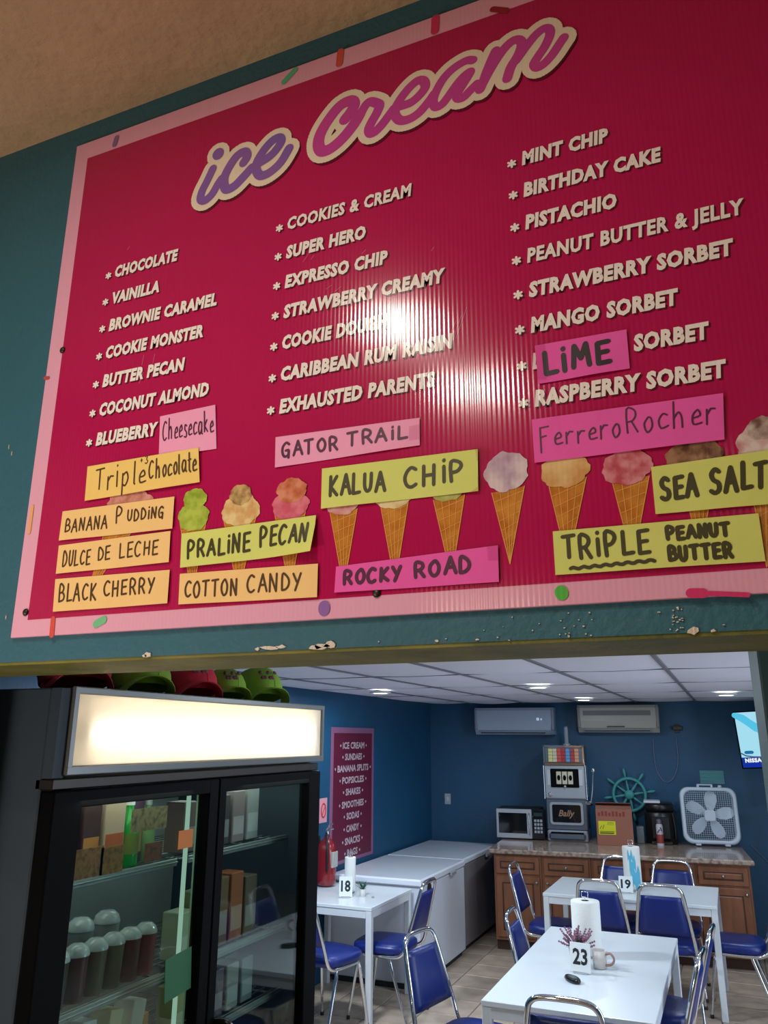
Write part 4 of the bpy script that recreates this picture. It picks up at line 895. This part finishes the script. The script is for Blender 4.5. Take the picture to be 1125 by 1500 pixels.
t = onwall(1026, 1148, 'wall_plaque', 'small teal plaque with ridges on the rear wall above the fan', 'plaque'); mbox((0, -.015, 0), (.24, 0, .135), .004).build('board', mat('teal_plaque', (84, 146, 152), .6), t)
for k in range(3): mbox((.01, -.02, .03+.035*k), (.23, -.014, .042+.035*k), .002).build('ridge', mat('teal_plaque_light', (84, 150, 156), .6), t)
pts = [backpt(x, y, .012) for x, y in [(957, 1083), (958, 1105), (962, 1128), (970, 1142), (978, 1146), (986, 1140), (992, 1125), (993, 1105), (990, 1081)]]
o = MB().tube(catmull([tuple(p) for p in pts], 4), .0045, 6).build('hanging_cable', mat('pale_cable', (110, 130, 150), .5)); tag(o, 'thin pale cable hanging in a loop on the rear wall right of the air conditioners', 'cable')
t = onwall(991, 1068, 'cable_bracket', 'small dark bracket on the rear wall right of the beige air conditioner', 'bracket'); mbox((-.04, -.06, -.01), (.06, 0, .03), .004).build('arm', mat('dark_steel', (0, 0, 0)), t); mbox((-.02, -.01, -.04), (.03, 0, .05), .003).build('plate', mat('dark_steel', (0, 0, 0)), t)
pts = [backpt(x, y, .012) for x, y in [(1100, 1238), (1110, 1248), (1122, 1260), (1150, 1290)]]
tag(MB().tube(catmull([tuple(p) for p in pts], 3), .004, 6).build('power_cord', mat('pale_cable', (0, 0, 0))), 'thin pale cord running down the rear wall right of the worktop', 'cord')
# panel rails on the rear wall, right of the cabinets
for z in (.55, .84, 1.13, 1.45): mbox((0, -.004, 0), (2.2, 0, .008), .001, T(.25, bw(.25), z)@RZ(SL)).build('wall_joint', mat('navy_joint', (40, 100, 130), .5), bpy.data.objects['wall_back'])

# television on an arm
tx0, tx1 = at(1072, 1043, 1, 8.6), at(1088, 1127, 1, 8.6); TW, TH = .94, .535
t = thing('television', 'flat television showing a pale blue car advert, high at the right edge', 'television', (tx0.x, 8.6, tx1.z)); t.rotation_euler = (0, R(-3.2), 0)
mbox((.035, 0, 0), (TW+.035, .05, TH), .006).build('casing', black, t)
scr = mbox((.047, -.0015, .012), (TW+.023, 0, TH-.012)).build('screen', emis('screen_pale_blue', (168, 226, 244), .95), t)
mbox((.047, -.0022, .012), (TW+.023, -.0015, .105)).build('screen_blue_band', emis('screen_blue', (22, 56, 176), .8), scr)
mb = MB(); W2 = Pl((.047, -.0024, 0), (1, 0, 0), (0, 0, 1))
pts = catmull([(.0, .50, .05), (.06, .47, .07), (.12, .42, .07), (.18, .37, .075), (.24, .35, .06), (.30, .37, .04)], 5); stroke(mb, [(a, b) for a, b, c in pts], [c for a, b, c in pts], W2, 0, 10); mb.build('screen_swoosh', emis('screen_cyan', (90, 204, 240), .9), scr)
mb = MB(); stroke(mb, [(.045, .150), (.10, .150)], .03, W2, 0, 6); mb.build('screen_car', emis('screen_car_blue', (40, 130, 190), .7), scr)
mb = MB(); stroke(mb, [(.0, .145), (.04, .12), (.10, .108), (.2, .102)], .012, W2, .0001, 6); mb.build('screen_road', emis('screen_road_grey', (90, 110, 150), .7), scr)
mb = MB(); text_mb(mb, 'NISSAN', (.072, -.0028, .060), (1, 0, 0), (0, 0, 1), cap=.034, bold=.06, width=.185); mb.build('screen_text', emis('screen_white', (240, 248, 255), .95), scr)
MB().tube([(TW/2, .05, TH/2), (TW/2-.1, .3, TH/2), (TW/2, .78, TH/2)], .02, 8).build('wall_arm', dsteel, t)

# ================================================================== TABLES
twh = mat('white_table_laminate', (212, 220, 224), .3, coat=.15); tleg = mat('white_table_leg', (206, 212, 216), .4)
def table(x0, x1, y0, y1, label):
    t = thing('white_table', label, 'table', ((x0+x1)/2, (y0+y1)/2, 0), 0); a, b = (x1-x0)/2, (y1-y0)/2
    mbox((-a, -b, .715), (a, b, .74), .003).build('tabletop', twh, t)
    mbox((-a+.045, -b+.006, .665), (a-.045, -b+.026, .715), .002).box((-a+.045, b-.026, .665), (a-.045, b-.006, .715), .002).box((-a+.006, -b+.045, .665), (-a+.026, b-.045, .715), .002).box((a-.026, -b+.045, .665), (a-.006, b-.045, .715), .002).build('apron', tleg, t)
    for sx in (-1, 1):
        for sy in (-1, 1): mbox((sx*(a-.024)-.022, sy*(b-.024)-.022, 0), (sx*(a-.024)+.022, sy*(b-.024)+.022, .715), .004).build('leg', tleg, t)
    return t
table(-1.47, -.205, 6.65, 7.46, 'white rectangular table marked 19 near the brown cabinets')
table(-1.185, -.415, 3.95, 5.55, 'long white table marked 23 in the foreground')
table(-3.22, -2.465, 5.585, 6.38, 'small white table marked 18 against the left wall beside the freezer')

# ================================================================== CHAIRS
vinyl = mat('blue_vinyl', (15, 37, 110), .35, bump=.08, bscale=120); rub = mat('black_rubber', (0, 0, 0))
def make_chair():
    t = thing('banquet_chair', 'x', 'chair', (0, 0, 0))
    se = lambda w_, h_, k: [(math.copysign(abs(math.cos(a))**.55, math.cos(a))*w_/2*k, math.copysign(abs(math.sin(a))**.55, math.sin(a))*h_/2*k) for a in [2*PI*i/28 for i in range(28)]]
    mb = MB(); lay = [(.425, .90), (.43, .985), (.455, 1.0), (.475, .98), (.487, .90), (.492, .6)]; vs = [(x, y, z) for z, k in lay for x, y in se(.42, .42, k)]
    fs = [(i*28+k, i*28+(k+1) % 28, (i+1)*28+(k+1) % 28, (i+1)*28+k) for i in range(5) for k in range(28)]
    mb.add(vs, fs, True); mb.add(vs[:28], [tuple(range(27, -1, -1))]); mb.add(vs[-28:], [tuple(range(28))], True); mb.build('seat', vinyl, t)
    # back frame: one bent tube from under the seat, up and over
    L_ = [(-.185, .10, .415), (-.195, -.12, .415), (-.20, -.19, .43), (-.20, -.225, .47), (-.19, -.25, .56), (-.165, -.30, .74), (-.150, -.325, .83), (-.135, -.337, .872), (-.095, -.343, .895), (0, -.345, .900)]
    full = L_+[(-x, y, z) for x, y, z in reversed(L_[:-1])]
    MB().tube(catmull(full, 4), .0125, 8).build('back_frame', chrome, t)
    mb = MB(); rows_ = [(.565, .172), (.60, .172), (.70, .157), (.80, .140), (.825, .136)]; vs = []
    def yb(z): return -.25-(z-.56)*.278
    for s_, dy in ((0, .018), (1, -.018)):
        for z, hw in rows_:
            for i in range(7):
                u = -1+2*i/6; e_ = (1-abs(u)**6)*(1 if z not in (.565, .825) else .25)
                vs.append((u*hw, yb(z)+dy*(.35+.65*e_), z))
    n_ = 35; fs = []
    for j in range(4):
        for i in range(6):
            q = (j*7+i, j*7+i+1, (j+1)*7+i+1, (j+1)*7+i); fs.append(q[::-1]); fs.append(tuple(n_+k for k in q))
    bd = [i for i in range(7)]+[j*7+6 for j in range(1, 5)]+[28+i for i in range(5, -1, -1)]+[j*7 for j in range(3, 0, -1)]
    for a, b in zip(bd, bd[1:]+bd[:1]): fs.append((a, b, n_+b, n_+a))
    mb.add(vs, fs, True).build('backrest', vinyl, t)
    MB().tube([(-.185, .10, .415), (-.17, .155, .415), (.17, .155, .415), (.185, .10, .415)], .0115, 8).box((-.18, -.13, .409), (.18, -.10, .421), .002).build('seat_frame', chrome, t)
    for sx in (-1, 1):
        for (a, b) in (((sx*.165, .14, .412), (sx*.205, .20, .0)), ((sx*.175, -.10, .412), (sx*.21, -.24, .0))):
            A_, B_ = Vector(a), Vector(b); mid = A_.lerp(B_, .12)+Vector((sx*.008, 0, 0))
            l_ = MB().tube([A_, mid, A_.lerp(B_, .35)+Vector((sx*.004, 0, 0)), B_+Vector((0, 0, .012))], [.0125, .0125, .012, .009], 8).build('leg', chrome, t)
            MB().lathe([(.013, 0), (.013, .02), (.010, .024)], 8, T(*B_)).build('rubber_foot', rub, l_)
    return t
ch0 = make_chair(); first = [True]
def chair(tx, ty, face, label):             # tx,ty: middle of the top rail; face: facing angle in degrees, 0 = +X
    a = R(face); x = tx+.343*math.cos(a); y = ty+.343*math.sin(a)
    o = ch0 if first[0] else copy_tree(ch0); first[0] = False
    o.location = (x, y, 0); o.rotation_euler = (0, 0, a-PI/2); o['label'] = label; o['group'] = 'blue banquet chairs'; return o
chair(-.726, 3.55, 90, 'blue chrome chair with its back to us, nearest, at the front end of table 23')
chair(-1.655, 4.38, -12, 'blue chrome chair standing askew, left of table 23 and right of table 18')
chair(-1.335, 5.12, 2, 'blue chrome chair at the left side of table 23, mostly hidden behind it')
chair(-1.77, 6.92, 0, 'blue chrome chair at the left end of table 19 before the brown cabinets')
chair(-.99, 7.66, -90, 'left of the two blue chairs on the far side of table 19')
chair(-.565, 7.62, -90, 'right of the two blue chairs on the far side of table 19')
chair(-1.0, 6.38, 90, 'blue chair with its back to us behind the big paper towel roll at table 19')
chair(-.565, 6.355, 90, 'blue chair with its back fully in view on the near side of table 19')
chair(.228, 6.925, 180, 'blue chair at the right of table 19 with only its seat in view')
chair(-.20, 5.12, 176, 'far one of the two blue chairs seen edge-on at the right of table 23')
chair(-.235, 4.55, 176, 'near one of the two blue chairs seen edge-on at the right of table 23')
chair(-2.13, 5.875, 180, 'blue chair at the right side of the small table 18, seen edge-on')
chair(-2.81, 5.09, 76, 'blue chair at the front of table 18, half hidden by the fridge')

# ================================================================== ON THE TABLES
towel = mat('paper_towel', (226, 228, 222), .9, bump=.25, bscale=90)
def roll(x, y, r_, h, label, blue=False):
    t = thing('paper_towel_roll', label, 'paper towel', (x, y, .741), 0)
    MB().lathe([(r_*.9, 0), (r_*.9, .012), (.01, .014)], 20).build('holder_base', chrome, t)
    MB().lathe([(.022, h+.014), (r_*.97, h+.014), (r_, h+.008), (r_, .02), (r_*.97, .014), (.022, .014)], 28, cap=False).build('roll', towel, t)
    MB().tube([(0, 0, .014), (0, 0, h+.035)], .004, 6).tube([(-.018, 0, h+.03), (-.018, 0, h+.06), (.018, 0, h+.06), (.018, 0, h+.03), (-.018, 0, h+.03)], .003, 6).build('holder_rod', chrome, t)
    if blue:
        mb = MB(); bl = mat('blue_wrapper_print', (86, 178, 206), .6)
        for (a0, z0, w_, hh) in ((-1.9, .21, .6, .07), (-1.75, .14, .75, .10), (-1.5, .03, 1.0, .13), (-1.7, .10, .5, .05)):
            n_ = 8; vs = [(math.cos(a0+w_*k/n_)*(r_+.001), math.sin(a0+w_*k/n_)*(r_+.001), z0+zz_*hh+(.03*math.sin(k*1.3))) for zz_ in (0, 1) for k in range(n_+1)]
            mb.add(vs, [(k, k+1, n_+2+k, n_+1+k) for k in range(n_)])
        mb.build('blue_print', bl, t)
    return t
roll(-.85, 4.93, .080, .265, 'large white paper towel roll on table 23')
roll(-.825, 7.05, .068, .31, 'white paper towel roll with blue print on table 19', True)
roll(-2.84, 6.02, .043, .245, 'slim white paper towel roll on table 18')
def card(x, y, w_, h, txt, rz, lean, label):
    t = thing('table_number_card', label, 'table number', (x, y, .741), rz)
    M = RX(-lean)
    mbox((-w_/2, -.003, .004), (w_/2, .003, h), .001, M).build('card', mat('white_card', (222, 228, 228), .5), t)
    mb = MB(); text_mb(mb, txt, (0, 0, 0), (1, 0, 0), (0, 0, 1), cap=h*.5, bold=.03, width=w_*.72, center=True); mb.v = [tuple(M@(Vector(v)+Vector((0, -.0038, h*.3)))) for v in mb.v]; mb.build('numerals', mat('numeral_black', (24, 30, 36), .5), t)
    mbox((-w_*.35, -.012, 0), (w_*.35, .03, .008), .002).build('card_stand', chrome, t); return t
card(-.83, 4.56, .108, .140, '23', R(-8), R(6), 'white card with the number 23 on the foreground table')
card(-.865, 6.90, .105, .12, '19', R(4), R(6), 'white card with the number 19 beside the blue-printed roll')
card(-2.79, 5.84, .10, .145, '18', R(24), R(5), 'white card with the number 18 on the small table by the freezer')
# planter with flowers and mug on table 23
t = thing('flower_pot', 'small potted plant with pinkish flowers behind the number 23 card', 'plant', (-.865, 4.70, .741))
MB().lathe([(.035, 0), (.05, .09), (.053, .095), (.045, .095), (.04, .08), (.001, .08)], 16).build('pot', mat('pot_white', (206, 208, 204), .4), t)
rn = random.Random(3)
for nm_, cc, n_, up_ in (('foliage', (64, 74, 50), 60, .06), ('flowers', (150, 98, 124), 46, .11)):
    mb = MB()
    for k in range(n_):
        a = rn.uniform(0, 2*PI); el = rn.uniform(.2, 1.3); l_ = rn.uniform(.03, .075); d = Vector((math.cos(a)*math.cos(el), math.sin(a)*math.cos(el), math.sin(el))); b0 = Vector((rn.uniform(-.02, .02), rn.uniform(-.02, .02), .08)); tip = b0+d*(l_+up_*.4); s_ = d.cross(Vector((0, 0, 1))).normalized()*.006
        if nm_ == 'foliage': mid = b0.lerp(tip, .5); mb.add([b0, mid+s_, tip, mid-s_], [(0, 1, 2, 3)])
        else:
            mb.tube([b0, tip], .0012, 3)
            for q in range(3): c_ = tip-d*.012*q; mb.lathe([(.001, -.006), (.007, 0), (.001, .006)], 5, T(*c_))
    o = mb.build(nm_, mat('plant_'+nm_, cc, .7, rand=0), t); o['kind'] = 'stuff'
t = thing('coffee_mug', 'tan mug with a looped handle right of the number 23 card', 'mug', (-.752, 4.70, .741)); mb = MB().lathe([(.03, 0), (.036, .004), (.038, .085), (.034, .085), (.032, .008), (.001, .007)], 18); mb.build('cup', mat('mug_white', (206, 200, 192), .35), t)
MB().tube(catmull([(.034, -.01, .07), (.06, -.02, .078), (.078, -.025, .055), (.066, -.022, .03), (.034, -.012, .018)], 4), .0065, 8).build('handle', mat('mug_tan', (150, 124, 110), .4), t)
# car key fob
t = thing('key_fob', 'black oval car key fob lying on the table before the number 23 card', 'key fob', (-.845, 4.41, .741), R(-52)); el = [(math.cos(a)*.062, math.sin(a)*.031) for a in [2*PI*k/20 for k in range(20)]]
MB().slab(el, 0, .018, None, .006).build('shell', mat('fob_black', (14, 18, 18), .2), t); MB().slab([(x*.6, y*.55) for x, y in el], .018, .020).build('button_pad', mat('fob_grey', (60, 68, 68), .3), t)
MB().tube([(-.05+.018*math.cos(a), .018*math.sin(a), .004) for a in [2*PI*k/14 for k in range(14)]], .0018, 5, closed=True).build('key_ring', chrome, t)
# little plant on table 18
t = thing('succulent_pot', 'tiny green plant in a white pot beside the number 18 card', 'plant', (-2.70, 5.95, .741)); MB().lathe([(.02, 0), (.028, .05), (.024, .05), (.001, .044)], 12).build('pot', mat('pot_white', (0, 0, 0)), t)
lm = mat('succulent_green', (34, 84, 66), .6)
for k in range(11):
    a = 2*PI*k/11; el_ = .5+.5*(k % 3)/2; d = Vector((math.cos(a)*math.cos(el_), math.sin(a)*math.cos(el_), math.sin(el_))); b0 = Vector((0, 0, .045)); s_ = d.cross(Vector((0, 0, 1))).normalized()*.010
    MB().add([b0, b0.lerp(b0+d*.07, .5)+s_, b0+d*.07, b0.lerp(b0+d*.07, .5)-s_, b0+Vector((0, 0, -.004))], [(0, 1, 2, 3), (0, 4, 1), (0, 3, 4)]).build('leaf', lm, t)
tag(MB().lathe([(.011, 0), (.012, .004), (.008, .011), (.001, .012)], 10, T(-2.60, 5.92, .741)).build('plastic_stopper', plgrey), 'small grey stopper lying on table 18 right of the tiny plant', 'stopper')
